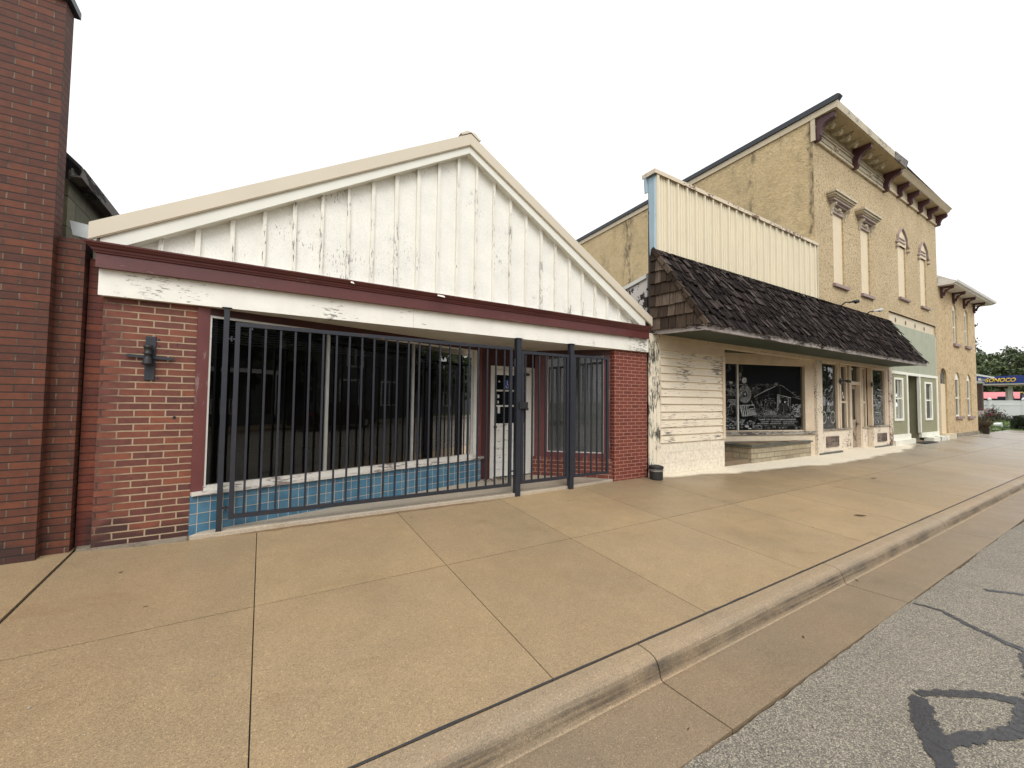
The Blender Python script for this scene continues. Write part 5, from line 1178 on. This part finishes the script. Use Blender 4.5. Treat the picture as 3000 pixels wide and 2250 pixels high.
for x in (25.23, 27.05, 28.83, 30.68):
    def f(b):
        w = .10
        b.box(x - w / 2, x + w / 2, 4.88, 5.30, 6.72, 6.799); b.box(x - w / 2, x + w / 2, 5.225, 5.30, 6.36, 6.7195)
        pts = [(5.20 - .28 * (1 - math.cos(R(90 * i / 6))), 6.40 + .30 * math.sin(R(90 * i / 6))) for i in range(7)]
        for p, q in zip(pts, pts[1:]): b.bar((x, p[0], p[1]), (x, q[0], q[1]), w * .8, .055)
        b.lathe((x, 5.12, 6.55), [(.01, 0), (.05, .04), (.05, .09), (.01, .13)], 8); b.lathe((x, 5.25, 6.29), [(.01, 0), (.045, .04), (.04, .07)], 8); b.lathe((x, 4.92, 6.66), [(.01, 0), (.04, .03), (.035, .06)], 8)
    P1('bracket', M['bracket_maroon'], E_, f)
for i, o in enumerate(eops):
    xa, xb, za, zb, zs = o
    if i == 2:
        w = P1('boarded_door', M['board_cream'], E_, lambda b: (b.box(xa, xb, 5.36, 5.42, za, 2.57)))
        P1('transom', M['glass_dusty'], w, lambda b: b.box(xa, xb, 5.38, 5.385, 2.571, zb))
        P1('doorstep', M['trim_cream'], w, lambda b: b.box(24.66, 26.02, 5.10, 5.44, .10, .398))
        continue
    xm = (xa + xb) / 2
    w = P1('arched_window', M['trim_white'], E_, lambda b: (b.box(xa, xa + .07, 5.36, 5.44, za, zs + .1), b.box(xb - .07, xb, 5.36, 5.44, za, zs + .1), b.box(xa + .0702, xb - .0702, 5.37, 5.44, (za + zs) / 2 - .03, (za + zs) / 2 + .03), b.box(xa + .0702, xb - .0702, 5.36, 5.44, za, za + .07), b.box(xa + .0702, xb - .0702, 5.36, 5.44, zs, zb)))
    pane('pane', M['glass'], w, [(xa, 5.40, za), (xb, 5.40, za), (xb, 5.40, zb), (xa, 5.40, zb)])
    P1('dark_room_sheet', M['interior'], w, lambda b: b.box(xa, xb, 5.5, 5.51, za, zb))  # darkness of the room painted on a sheet behind the arched pane
    P1('sill', M['sill_mauve'], w, lambda b: b.box(xa - .08, xb + .26, 5.22, 5.40, za - .115, za + .003))

# ---- lamps fixed to the shopfronts
def gooseneck(x, z, label):
    T = thing('wall_lamp', label, 'wall lamp', (x, 5.3, z), 'black lamps on the cream shopfront')
    P1('mount', M['lamp_black'], T, lambda b: b.tube([(x, 5.283, z), (x, 5.255, z)], .085, 12))
    P1('arm', M['lamp_black'], T, lambda b: b.tube([(x, 5.255, z), (x + .02, 5.21, z + .02), (x + .05, 5.16, z + .01)], .016, 6))
    P1('lamp_shade', M['lamp_black'], T, lambda b: b.tube([(x + .04, 5.17, z + .012), (x + .075, 5.13, z), (x + .13, 5.08, z - .012)], [.028, .045, .036], 10))
gooseneck(14.82, 2.31, 'black wall lamp just left of the wooden door of the cream shopfront')
gooseneck(17.22, 2.29, 'black wall lamp just right of the wooden door of the cream shopfront')
def spot(x0, x1, z0, z1, label, glow):
    T = thing('floodlight', label, 'floodlight', (x0, 5.28, z0), 'floodlights above the shingle awning')
    y1 = 5.0
    P1('arm', M['black_iron'], T, lambda b: b.tube([(x0, 5.285, z0 - .03), (x0 + .05, 5.20, z0 + .06), ((x0 + x1) / 2, 5.10, (z0 + z1) / 2 + .02)], .02, 6))
    P1('lamp_head', M['lamp_grey'] if glow else M['lamp_black'], T, lambda b: b.tube([((x0 + x1) / 2 - .05, 5.13, (z0 + z1) / 2), ((x0 + x1) / 2 + .10, 5.07, (z0 + z1) / 2 + .05), (x1 - .05, y1 + .03, z1 - .03), (x1 + .02, y1, z1)], [.025, .035, .055, .06], 10))
    P1('lens', M['flash_white'] if glow else M['lamp_grey'], T, lambda b: b.tube([(x1 + .0215, y1 - .0006, z1 + .0002), (x1 + .035, y1 - .005, z1 + .004)], [.055, .05], 10))
spot(15.0, 15.35, 4.66, 4.76, 'dark floodlight on a thin arm above the awning, left of the pair', False)
spot(16.85, 17.25, 4.60, 4.74, 'white-faced floodlight on a thin arm above the awning, right of the pair', True)
# bucket by the post
T = thing('bucket', 'small black bucket with silver bands standing at the foot of the flaking post', 'bucket', (6.30, 5.10, sw(5.1)))
zb = sw(5.1)
P1('body', M['bucket_black'], T, lambda b: b.lathe((6.30, 5.11, zb + .001), [(.112, 0), (.118, .01), (.124, .20), (.131, .205), (.131, .225), (.120, .23), (.112, .23), (.108, .10)], 22), smooth=False)
P1('rim', M['bucket_black'], T, lambda b: b.tube([(6.30 + .126 * math.cos(R(24 * i)), 5.11 + .126 * math.sin(R(24 * i)), zb + .240 + .006 * math.sin(R(48 * i))) for i in range(16)], .009, 6))
P1('band', M['band_silver'], T, lambda b: (b.lathe((6.30, 5.11, zb + .158), [(.123, 0), (.1255, .001), (.1262, .011), (.124, .012)], 22), b.lathe((6.30, 5.11, zb + .182), [(.124, 0), (.1262, .001), (.127, .009), (.125, .010)], 22)))
def f(b):
    rnd.seed(2)
    for i in range(26):
        a = rnd.uniform(0, 6.28); r = rnd.uniform(0, .09); b.lathe((6.30 + r * math.cos(a), 5.11 + r * math.sin(a), zb + .205 + rnd.uniform(0, .03)), [(.004, 0), (.02, .01), (.016, .022), (.003, .028)], 6)
P1('contents', M['roof_dark'], T, f)
# ================================================================== beyond the corner
g = MB(); g.xy([(30.95, 5.31), (38.3, 5.31), (39.2, 3.2), (140, 2.2), (140, 60), (30.95, 60)], -.3, .205); struct(g.build('lawn', M['grass']))
rnd.seed(50); g = MB()
for i in range(5200):
    x = 31 + (rnd.random() ** 1.6) * 38; y = 5.35 + rnd.random() * 7.5 * (x / 60)
    if x > 38.5 and rnd.random() < .3: y = rnd.uniform(3.6, 5.4)
    h = rnd.uniform(.04, .10) * (1 + x / 90); a = rnd.uniform(0, 6.28); w = .02 + x * .0006
    g.ct = rnd.random(); g.face([(x - w * math.cos(a), y - w * math.sin(a), .204), (x + w * math.cos(a), y + w * math.sin(a), .204), (x + rnd.uniform(-.04, .04), y + rnd.uniform(-.04, .04), .204 + h)])
tag(g.build('grass_blades', M['blade']), kind='stuff')

def leaf_quad(b, p, s, up=.3):
    n = Vector((rnd.gauss(0, 1), rnd.gauss(0, 1), rnd.gauss(0, 1) + up)).normalized(); q = n.orthogonal().normalized(); a = rnd.uniform(0, 6.28)
    u = q * math.cos(a) + n.cross(q) * math.sin(a); v = n.cross(u)
    u *= s * rnd.uniform(.5, 1.1); v *= s * rnd.uniform(.35, .7)
    b.face([p - u, p - v * .9 + u * .1, p + u, p + v * .9 - u * .1])
def crown(c, rad, clumps, per, leaf, seed, shape='round'):
    """many leaf clumps through an uneven volume"""
    rnd.seed(seed); b = MB(); C_ = Vector(c); cl = []
    for _ in range(clumps):
        while True:
            p = Vector((rnd.uniform(-1, 1), rnd.uniform(-1, 1), rnd.uniform(-1, 1)))
            if shape == 'cone':
                t = (p.z + 1) / 2
                if math.hypot(p.x, p.y) < (1 - t) * rnd.uniform(.75, 1.05) + .04: break
            elif p.length < rnd.uniform(.8, 1.04) and p.length > .25: break
        cl.append(p)
    for p in cl:
        q = C_ + Vector((p.x * rad[0], p.y * rad[1], p.z * rad[2])); r = min(rad) * rnd.uniform(.13, .26); tone = rnd.random()
        for _ in range(per):
            d = Vector((rnd.gauss(0, .6), rnd.gauss(0, .6), rnd.gauss(0, .42))) * r
            b.ct = min(1, max(0, tone * .7 + rnd.random() * .3)); leaf_quad(b, q + d, leaf * rnd.uniform(.6, 1.3))
    return b, cl
def tree(label, x, y, h, rad, clumps, per, leaf, seed, trunk=.3, shape='round', base=.2, name='tree'):
    T = thing(name, label, 'tree', (x, y, base), 'trees behind the filling station')
    cz = base + h - rad[2]
    b, cl = crown((x, y, cz), rad, clumps, per, leaf, seed, shape); b.build('crown', M['leaf'], T)
    b = MB(); b.tube([(x, y, base - .1), (x + .1, y, base + h * .3), (x - .05, y + .1, base + h * .62), (x, y, base + h * .9)], [trunk, trunk * .75, trunk * .45, .05], 8)
    for p in cl[:9]:
        q = Vector((x + p.x * rad[0] * .8, y + p.y * rad[1] * .8, cz + p.z * rad[2] * .8)); s = Vector((x, y, max(base + h * .25, q.z - h * .22))); b.tube([s, s.lerp(q, .55) + Vector((0, 0, -.1)), q], [trunk * .4, trunk * .22, .03], 5)
    b.build('trunk', M['bark'], T)
tree('broad dark green tree rising just behind the corner of the tan building', 106, 18.5, 11.9, (4.6, 3.8, 5.4), 190, 34, .30, 61)
tree('green tree standing above the yellow letters of the canopy', 113, 15.8, 12.2, (4.8, 3.2, 5.8), 190, 34, .32, 62)
tree('feathery green tree at the right edge beyond the canopy', 107, 12.2, 11.1, (4.2, 3.1, 5.4), 170, 34, .30, 63)
tree('low dark tree filling the gap beneath the blue canopy', 120, 14.8, 8.4, (5, 6.0, 4.2), 170, 30, .40, 64)
tree('tall narrow conifer peeking out over the broad tree at the building corner', 110, 19.0, 16.6, (2.4, 2.4, 7.8), 150, 26, .24, 65, shape='cone', name='conifer')
# white vinyl fence
T = thing('vinyl_fence', 'white vinyl fence with capped posts across the lawn', 'fence', (70, 9, .2))
FX = 70
for y in (13.5, 11.08, 8.66, 6.24, 3.82):
    p = P1('post', M['vinyl'], T, lambda b: b.box(FX - .07, FX + .07, y - .11, y + .11, .1, 2.32)); P1('post_cap', M['vinyl'], p, lambda b: b.tube_rings([[(FX + sx * s, y + sy * s, z) for sx, sy in ((-1, -1), (1, -1), (1, 1), (-1, 1))] for s, z in ((.14, 2.321), (.15, 2.35), (.11, 2.42), (.12, 2.46), (.03, 2.56))]))
for ya, yb in ((8.77, 10.97), (11.19, 13.39), (6.35, 8.55), (3.93, 6.13)):
    P1('panel', M['vinyl'], T, lambda b: ([b.box(FX - .02, FX + .02, ya + (yb - ya) * i / 10 + .003, ya + (yb - ya) * (i + 1) / 10 - .003, .15, 1.70) for i in range(10)], b.box(FX - .025, FX + .025, ya, yb, 1.76, 2.16)))
    P1('rail', M['vinyl'], T, lambda b: (b.box(FX - .04, FX + .04, ya, yb, 2.161, 2.25), b.box(FX - .045, FX + .045, ya, yb, 1.695, 1.759), b.box(FX - .04, FX + .04, ya, yb, .16, .26)))
# filling station canopy
T = thing('station_canopy', 'blue filling station canopy with large slanted yellow lettering', 'canopy', (82, 9, .2))
CF = Frame((80.6, 13.9), (79.2, 4.0))
P1('fascia', M['canopy_blue'], T, lambda b: b.lbox(CF, 0, 10, -7, 0, 4.52, 5.46))
P1('soffit', M['canopy_white'], T, lambda b: b.lbox(CF, .05, 9.95, -6.9, -.08, 4.33, 4.519))
for u, n in ((2.2, -2.0), (8.6, -2.5)): P1('column', M['canopy_white'], T, lambda b: b.lbox(CF, u, u + .35, n - .35, n, .1, 4.33))
text_mesh('SONOCO', 'lettering', M['letter_yellow'], CF(.86, .012, 4.68), CF.u, (0, 0, 1), .50, shear=.28, extrude=.05, offset=.022, parent=T, width=2.62)
# pink-roofed building
T = thing('store_building', 'low navy store with a bright pink metal roof behind the white fence', 'building', (90, 13, .2))
P1('wall', M['wall_navy'], T, lambda b: (b.box(89.0, 96, 11.4, 16.5, .1, 2.62), b.poly([(89.0, 11.41, 2.62), (92.5, 11.41, 2.62), (90.75, 11.41, 3.45)], [(0, 1, 2)])))
P1('roof', M['roof_pink'], T, lambda b: b.prism([(88.7, 11.3, 2.60), (91.0, 11.55, 3.58), (91.0, 11.55, 3.64), (88.6, 11.3, 2.68)], [(88.7, 16.6, 2.60), (91.0, 16.6, 3.58), (91.0, 16.6, 3.64), (88.6, 16.6, 2.68)]))
P1('rake_board', M['rake_yellow'], T, lambda b: b.prism([(91.0, 11.28, 3.50), (93.2, 11.28, 2.45), (93.2, 11.28, 2.62), (91.0, 11.28, 3.66)], [(91.0, 11.54, 3.50), (93.2, 11.30, 2.45), (93.2, 11.30, 2.62), (91.0, 11.54, 3.66)]))
P1('gable_end', M['wall_navy'], T, lambda b: b.prism([(89.1, 11.0, .1), (91.1, 10.9, .1), (91.0, 11.0, 3.4), (89.1, 11.28, 2.6)], [(89.1, 11.29, .1), (93, 11.29, .1), (91.0, 11.29, 3.4), (89.1, 11.295, 2.6)]))
def f(b):
    b.cm = 0; b.box(88.3, 88.36, 11.75, 13.25, 2.35, 2.95)
    b.cm = 1; b.poly([(88.29, 11.9, 2.40), (88.29, 12.6, 2.42), (88.29, 12.3, 2.52), (88.29, 11.8, 2.62)], [(0, 1, 2, 3)])
P1('banner', [M['wall_navy'], M['banner_orange']], T, f)
tag(P1('vent_post', M['lamp_grey'], None, lambda b: (b.box(82.9, 83.1, 11.55, 11.75, .1, 3.75), b.box(82.86, 83.14, 11.5, 11.8, 3.751, 3.95))), 'weathered grey post standing in front of the pink roof', 'post')
# porch house
T = thing('porch_house', 'house with a dark brick porch column, pale porch roof and concrete steps', 'house', (66, 11.5, .2))
P1('porch_roof', M['roof_grey'], T, lambda b: b.prism([(63.5, 9.70, 4.47), (63.5, 9.68, 4.60), (63.5, 14, 5.92), (63.5, 14, 5.75)], [(65.8, 10.06, 4.56), (65.8, 10.04, 4.69), (65.8, 14, 5.92), (65.8, 14, 5.75)]))
P1('porch_beam', M['eave_white'], T, lambda b: (b.prism([(63.44, 9.66, 4.42), (63.44, 9.64, 4.54), (63.44, 14, 5.85), (63.44, 14, 5.66)], [(63.49, 9.66, 4.42), (63.49, 9.64, 4.54), (63.49, 14, 5.85), (63.49, 14, 5.66)]), b.box(63.6, 65.7, 10.62, 10.8, 4.25, 4.50)))
P1('column', M['porch_brick'], T, lambda b: b.box(64.2, 64.75, 10.66, 11.15, .2, 3.98)); P1('column_cap', M['eave_white'], T, lambda b: (b.box(64.1, 64.85, 10.58, 11.2, 3.981, 4.10), b.box(64.25, 64.7, 10.7, 11.1, 4.101, 4.249)))
P1('wall', M['porch_brick'], T, lambda b: b.box(66.5, 75, 14.5, 20, .1, 5.2))
P1('porch_floor', M['stone_pale'], T, lambda b: b.box(64.0, 66.49, 10.64, 14.49, .1, 1.12))
P1('steps', M['stone_pale'], T, lambda b: (b.box(63.2, 63.99, 10.6, 13, .1, .85), b.box(62.5, 63.19, 10.3, 13, .1, .58), b.box(61.8, 62.49, 9.9, 13, .1, .36)))
# hedge, bush, pot, bucket
T = thing('hedge', 'dense clipped dark green hedge at the right edge of the lawn', 'hedge', (41, 4.3, .2))
rnd.seed(71); b = MB()
for i in range(9000):
    f_ = rnd.choice('ttllffffe'); x, y, z = rnd.uniform(39.4, 42.4), rnd.uniform(3.1, 5.42), rnd.uniform(.22, 1.02)
    if f_ == 't': z = 1.00 + rnd.gauss(0, .025)
    elif f_ == 'l': y = 5.42 + rnd.gauss(0, .03)
    elif f_ == 'f': x = 39.4 + rnd.gauss(0, .05)
    if z > .85 and x < 39.55: x += .12
    if y > 5.3 and z > .85: y -= .1
    b.ct = min(1, max(0, (.62 if f_ == 't' else .30) + rnd.gauss(0, .2))); leaf_quad(b, Vector((x, y, z)), .045)
b.build('foliage', M['leaf_hedge'], T)
P1('stem', M['bark'], T, lambda b: [b.tube([(39.8 + .5 * i, 4.2 + .3 * (i % 2), .1), (39.8 + .5 * i, 4.25, .8)], [.03, .01], 5) for i in range(6)] and None)
P1('core', M['leaf_hedge'], T, lambda b: b.box(39.55, 42.2, 3.3, 5.28, .25, .90))
T = thing('flowering_bush', 'loose bush with pink blooms in front of the white fence', 'bush', (58, 8.9, .2))
rnd.seed(72); b = MB(); fl = MB()
for i in range(2600):
    a = rnd.uniform(0, 6.28); r = abs(rnd.gauss(0, .62)); z = .3 + abs(rnd.gauss(0, .45)) * (1.3 - min(1, r))
    b.ct = rnd.random(); leaf_quad(b, Vector((58 + r * math.cos(a), 9.0 + r * 1.25 * math.sin(a), z)), .085)
for i in range(70):
    a = rnd.uniform(0, 6.28); r = abs(rnd.gauss(0, .5)); leaf_quad(fl, Vector((57.5 + r * math.cos(a) * .4, 9.0 + r * 1.1 * math.sin(a), rnd.uniform(.7, 1.4))), .085)
b.build('foliage', M['leaf_bush'], T); fl.build('blossom', M['petal'], T)
P1('stem', M['twig'], T, lambda b: [b.tube([(58, 9, .1), (58 + .3 * math.cos(i), 9 + .6 * math.sin(i * 1.3), .9 + .1 * (i % 4))], [.02, .008], 4) for i in range(12)] and None)
T = thing('potted_plant', 'dark square pot of dry twigs at the foot of the corner building', 'potted plant', (31.45, 5.13, .19))
P1('pot', M['pot_dark'], T, lambda b: b.tube_rings([[(31.45 + sx * s, 5.13 + sy * s, z) for sx, sy in ((-1, -1), (1, -1), (1, 1), (-1, 1))] for s, z in ((.10, .193), (.125, .44), (.135, .445), (.135, .50), (.11, .50), (.10, .45))]))
rnd.seed(73); b = MB()
for i in range(170):
    a = rnd.uniform(0, 6.28); l = rnd.uniform(.15, .45); sp = rnd.uniform(.1, .5); b.ct = rnd.random()
    p = Vector((31.45 + .07 * math.cos(a), 5.13 + .07 * math.sin(a), .48)); q = p + Vector((math.cos(a) * sp * l * 1.4, math.sin(a) * sp * l * 1.4, l)); b.tube([p, p.lerp(q, .5) + Vector((0, 0, .04)), q], [.006, .005, .002], 3)
    for _ in range(4): leaf_quad(b, p.lerp(q, rnd.uniform(.4, 1.1)) + Vector((rnd.gauss(0, .03), rnd.gauss(0, .03), 0)), .022)
b.build('twigs', M['twig'], T)
T = thing('dry_shrub', 'brown leafless shrub behind the dark pot at the building corner', 'shrub', (32.6, 5.7, .2))
rnd.seed(74); b = MB()
for i in range(240):
    a = rnd.uniform(0, 6.28); l = rnd.uniform(.3, .95); sp = rnd.uniform(.05, .6); b.ct = rnd.random()
    p = Vector((32.6 + .2 * math.cos(a), 5.62 + .12 * math.sin(a), .2)); q = p + Vector((math.cos(a) * sp * l, math.sin(a) * sp * l, l)); b.tube([p, p.lerp(q, .5) + Vector((0, 0, .05)), q], [.009, .006, .003], 3)
    for _ in range(5): leaf_quad(b, p.lerp(q, rnd.uniform(.35, 1.05)) + Vector((rnd.gauss(0, .05), rnd.gauss(0, .05), rnd.gauss(0, .04))), .032)
b.build('twigs', M['twig'], T)
T = thing('white_bucket', 'white plastic bucket tipped on its side on the lawn', 'bucket', (42, 6.35, .2))
P1('body', M['vinyl'], T, lambda b: b.tube([(42.0, 6.5, .37), (42.0, 6.18, .36)], [.13, .17], 14)); P1('rim', M['vinyl'], T, lambda b: b.tube([(42.0, 6.179, .36), (42.0, 6.15, .36)], [.185, .185], 14))
tag(P1('drain_hose', M['bucket_black'], None, lambda b: b.tube([(42.0, 6.05, .27), (41.6, 5.85, .25), (41.2, 5.65, .25), (40.9, 5.45, .25)], .05, 8)), 'black hose lying on the grass between the white bucket and the hedge', 'hose')
tag(P1('stepping_stone', M['stone_pale'], None, lambda b: b.xy([(36.6, 5.6), (37.5, 5.55), (37.6, 6.0), (36.8, 6.05)], .19, .25)), 'flat pale stone sunk in the grass near the dark pot', 'stone')

# ================================================================== litter on the pavement
def leaf_litter(x, y, z, s, a, label, mat='deadleaf', name='dead_leaf', cat='leaf', curl=.3):
    c, d = math.cos(a), math.sin(a)
    def f(b):
        P = []
        for t, w in ((-1, .05), (-.6, .55), (-.1, .8), (.45, .6), (1, .06)):
            for k in (-1, 1):
                u, v = t * s, k * w * s * .42; P.append((x + u * c - v * d, y + u * d + v * c, z + s * (curl * t * t * .5 + .16 * abs(k) * w * rnd.uniform(.4, 1))))
        b.poly(P, [(2 * i, 2 * i + 1, 2 * i + 3, 2 * i + 2) for i in range(4)])
    tag(P1(name, M[mat], None, f), label, cat)
leaf_litter(7.35, 2.42, sw(2.42) + .003, .095, -.55, 'long curled dark scrap on the wet pavement near the kerb', curl=.15)
leaf_litter(10.9, 3.35, sw(3.35) + .003, .075, -.4, 'small dark leaf on the pavement in front of the cream shopfront')
leaf_litter(1.60, 4.93, sw(4.93) + .003, .022, .4, 'brown leaf on the pavement below the wide gate')
leaf_litter(2.62, 4.98, sw(4.98) + .003, .014, 1.2, 'tiny dark leaf on the pavement right of the brown one')
leaf_litter(3.52, 1.52, -.129, .024, .5, 'dark leaf lying in the concrete gutter', curl=.2)
leaf_litter(5.10, 1.715, -.130, .028, 1.0, 'black twist of leaf at the kerb joint in the gutter', curl=.8)
leaf_litter(2.0, 1.42, -.125, .012, .2, 'small black crumb in the gutter nearest the camera', curl=.5)
leaf_litter(-.95, 4.62, sw(4.62) + .003, .020, .9, 'brown leaf on the pavement below the left brick pier')
leaf_litter(-.66, 3.9, sw(3.9) + .003, .016, .1, 'small brown leaf in the middle of the left pavement slab')
rnd.seed(81); g = MB()
for i in range(90):
    x = rnd.uniform(-1.3, 9); y = rnd.uniform(1.5, 5.1)
    z = sw(y) if y > 1.97 else (.0 if y > 1.8 else None)
    if z is None: continue
    s = rnd.uniform(.003, .008); g.lathe((x, y, z + .0005), [(s * .5, 0), (s, s * .4), (s * .7, s * .9), (s * .1, s)], 6)
tag(g.build('grit', M['stone_pale']), kind='stuff')
# ================================================================== far side of the street (seen only in the window panes)
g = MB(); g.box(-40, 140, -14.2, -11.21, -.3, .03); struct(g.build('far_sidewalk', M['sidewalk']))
g = MB(); g.box(-60, 140, -70, -14.21, -.4, .02); struct(g.build('far_lawn', M['grass']))
def far_house(name, label, x0, x1, y, z1, rise, mat, wins, loc):
    T = thing(name, label, 'house', loc)
    P1('wall', M[mat], T, lambda b: b.box(x0, x1, y - 9, y, .0, z1))
    xm = (x0 + x1) / 2
    P1('roof', M['roof_dark'], T, lambda b: b.xz([(x0 - .5, z1 + .001), (x1 + .5, z1 + .001), (xm, z1 + rise)], y - 9.4, y + .45))
    for (a, c, e, h) in wins:
        w = P1('window', M['frame_white'], T, lambda b: (b.box(a - .12, a, y + .001, y + .07, e - .12, h + .15), b.box(c, c + .12, y + .001, y + .07, e - .12, h + .15), b.box(a, c, y + .001, y + .07, h, h + .15), b.box(a, c, y + .001, y + .07, e - .12, e), b.box((a + c) / 2 - .05, (a + c) / 2 + .05, y + .001, y + .06, e, h)))
        P1('pane', M['glass_dark'], w, lambda b: b.box(a, c, y + .0005, y + .02, e, h))
    return T
far_house('house', 'dark two-storey house across the street mirrored in the shop window', 16.5, 27, -15.5, 6.2, 3.0, 'house_dark', [(18.6, 20.2, 1.2, 3.0), (22.8, 24.4, 1.2, 3.0), (19.2, 20.6, 4.2, 5.6)], (21, -15.5, 0))
T = far_house('porch_house', 'dark house with a white-railed porch across the street', -2, 12.5, -17, 6.4, 3.4, 'house_grey', [(1.2, 2.6, 1.4, 3.0)], (5, -17, 0))
P1('porch_roof', M['roof_dark'], T, lambda b: b.box(3, 13, -16.99, -14.3, 3.3, 3.5)); P1('porch_beam', M['frame_white'], T, lambda b: b.box(3, 13, -14.45, -14.3, 3.05, 3.29))
P1('railing', M['frame_white'], T, lambda b: (b.box(4, 10.5, -14.42, -14.34, 1.45, 1.52), b.box(4, 10.5, -14.42, -14.34, .70, .77), [b.box(4 + .16 * i, 4.05 + .16 * i, -14.40, -14.36, .771, 1.449) for i in range(41)]))
for x in (3.1, 8.0, 12.7): P1('porch_post', M['frame_white'], T, lambda b: b.box(x, x + .15, -14.45, -14.3, .0, 3.05))
P1('porch_floor', M['house_dark'], T, lambda b: b.box(3, 13, -16.99, -14.3, .021, .6))
T = thing('parked_car', 'black car parked across the street, mirrored in the shop window', 'car', (13.5, -9.8, -.1))
CY0, CY1 = -10.75, -8.95
def f(b):
    P = [(11.2, .25), (11.15, .7), (11.3, .95), (11.9, 1.05), (12.5, 1.55), (14.0, 1.60), (14.9, 1.15), (15.7, 1.02), (15.95, .8), (15.95, .35), (15.8, .25)]
    b.prism([(x, CY0, z - .1) for x, z in P], [(x, CY1, z - .1) for x, z in P])
P1('body', M['car_paint'], T, f, bevel=.06)
P1('side_window', M['glass_dark'], T, lambda b: b.xz([(12.1, .98), (12.62, 1.40), (13.95, 1.43), (14.65, 1.0)], CY1 + .001, CY1 + .012))
for x in (12.05, 15.0):
    w = P1('wheel', M['tyre'], T, lambda b: b.tube([(x, CY1 - .18, .23), (x, CY1 + .02, .23)], .33, 18)); P1('rim', M['rim'], w, lambda b: b.tube([(x, CY1 + .021, .23), (x, CY1 + .03, .23)], .20, 12))
P1('tail_light', M['tail_red'], T, lambda b: b.box(11.16, 11.45, CY1 + .001, CY1 + .02, .72, .88))
def far_tree(label, x, y, h, r, seed):
    T = thing('tree', label, 'tree', (x, y, 0), 'trees across the street')
    b, cl = crown((x, y, h - r * 1.1), (r, r, r * 1.1), 90, 24, .45, seed); b.build('crown', M['leaf'], T)
    P1('trunk', M['bark'], T, lambda b: b.tube([(x, y, 0), (x + .1, y, h * .4), (x, y, h * .8)], [.3, .22, .06], 7))
far_tree('round street tree across the road, first from the porch house', 14.2, -17.5, 9.5, 3.4, 91)
far_tree('round street tree across the road beside the dark house', 30.5, -17, 9, 3.3, 92)
far_tree('street tree across the road facing the awning shop', 38.5, -16, 8, 3.0, 93)
far_house('house', 'low grey house across the street facing the cream shopfront', 33, 46, -19, 3.6, 2.2, 'house_grey', [(36, 37.4, 1.0, 2.4)], (39, -19, 0))
for i, (x, y, h, r) in enumerate(((60, -16.5, 9, 3.6), (73, -17, 11, 4.2), (88, -16, 10, 4.0), (104, -17, 12, 4.6), (122, -16.5, 11, 4.5))):
    far_tree(('leafy tree far along the opposite pavement, nearest the camera of the far row', 'taller leafy tree second along the far row on the opposite pavement', 'leafy tree third along the far row on the opposite pavement', 'largest leafy tree fourth along the far row on the opposite pavement', 'last leafy tree at the end of the far row on the opposite pavement')[i], x, y, h, r, 100 + i)
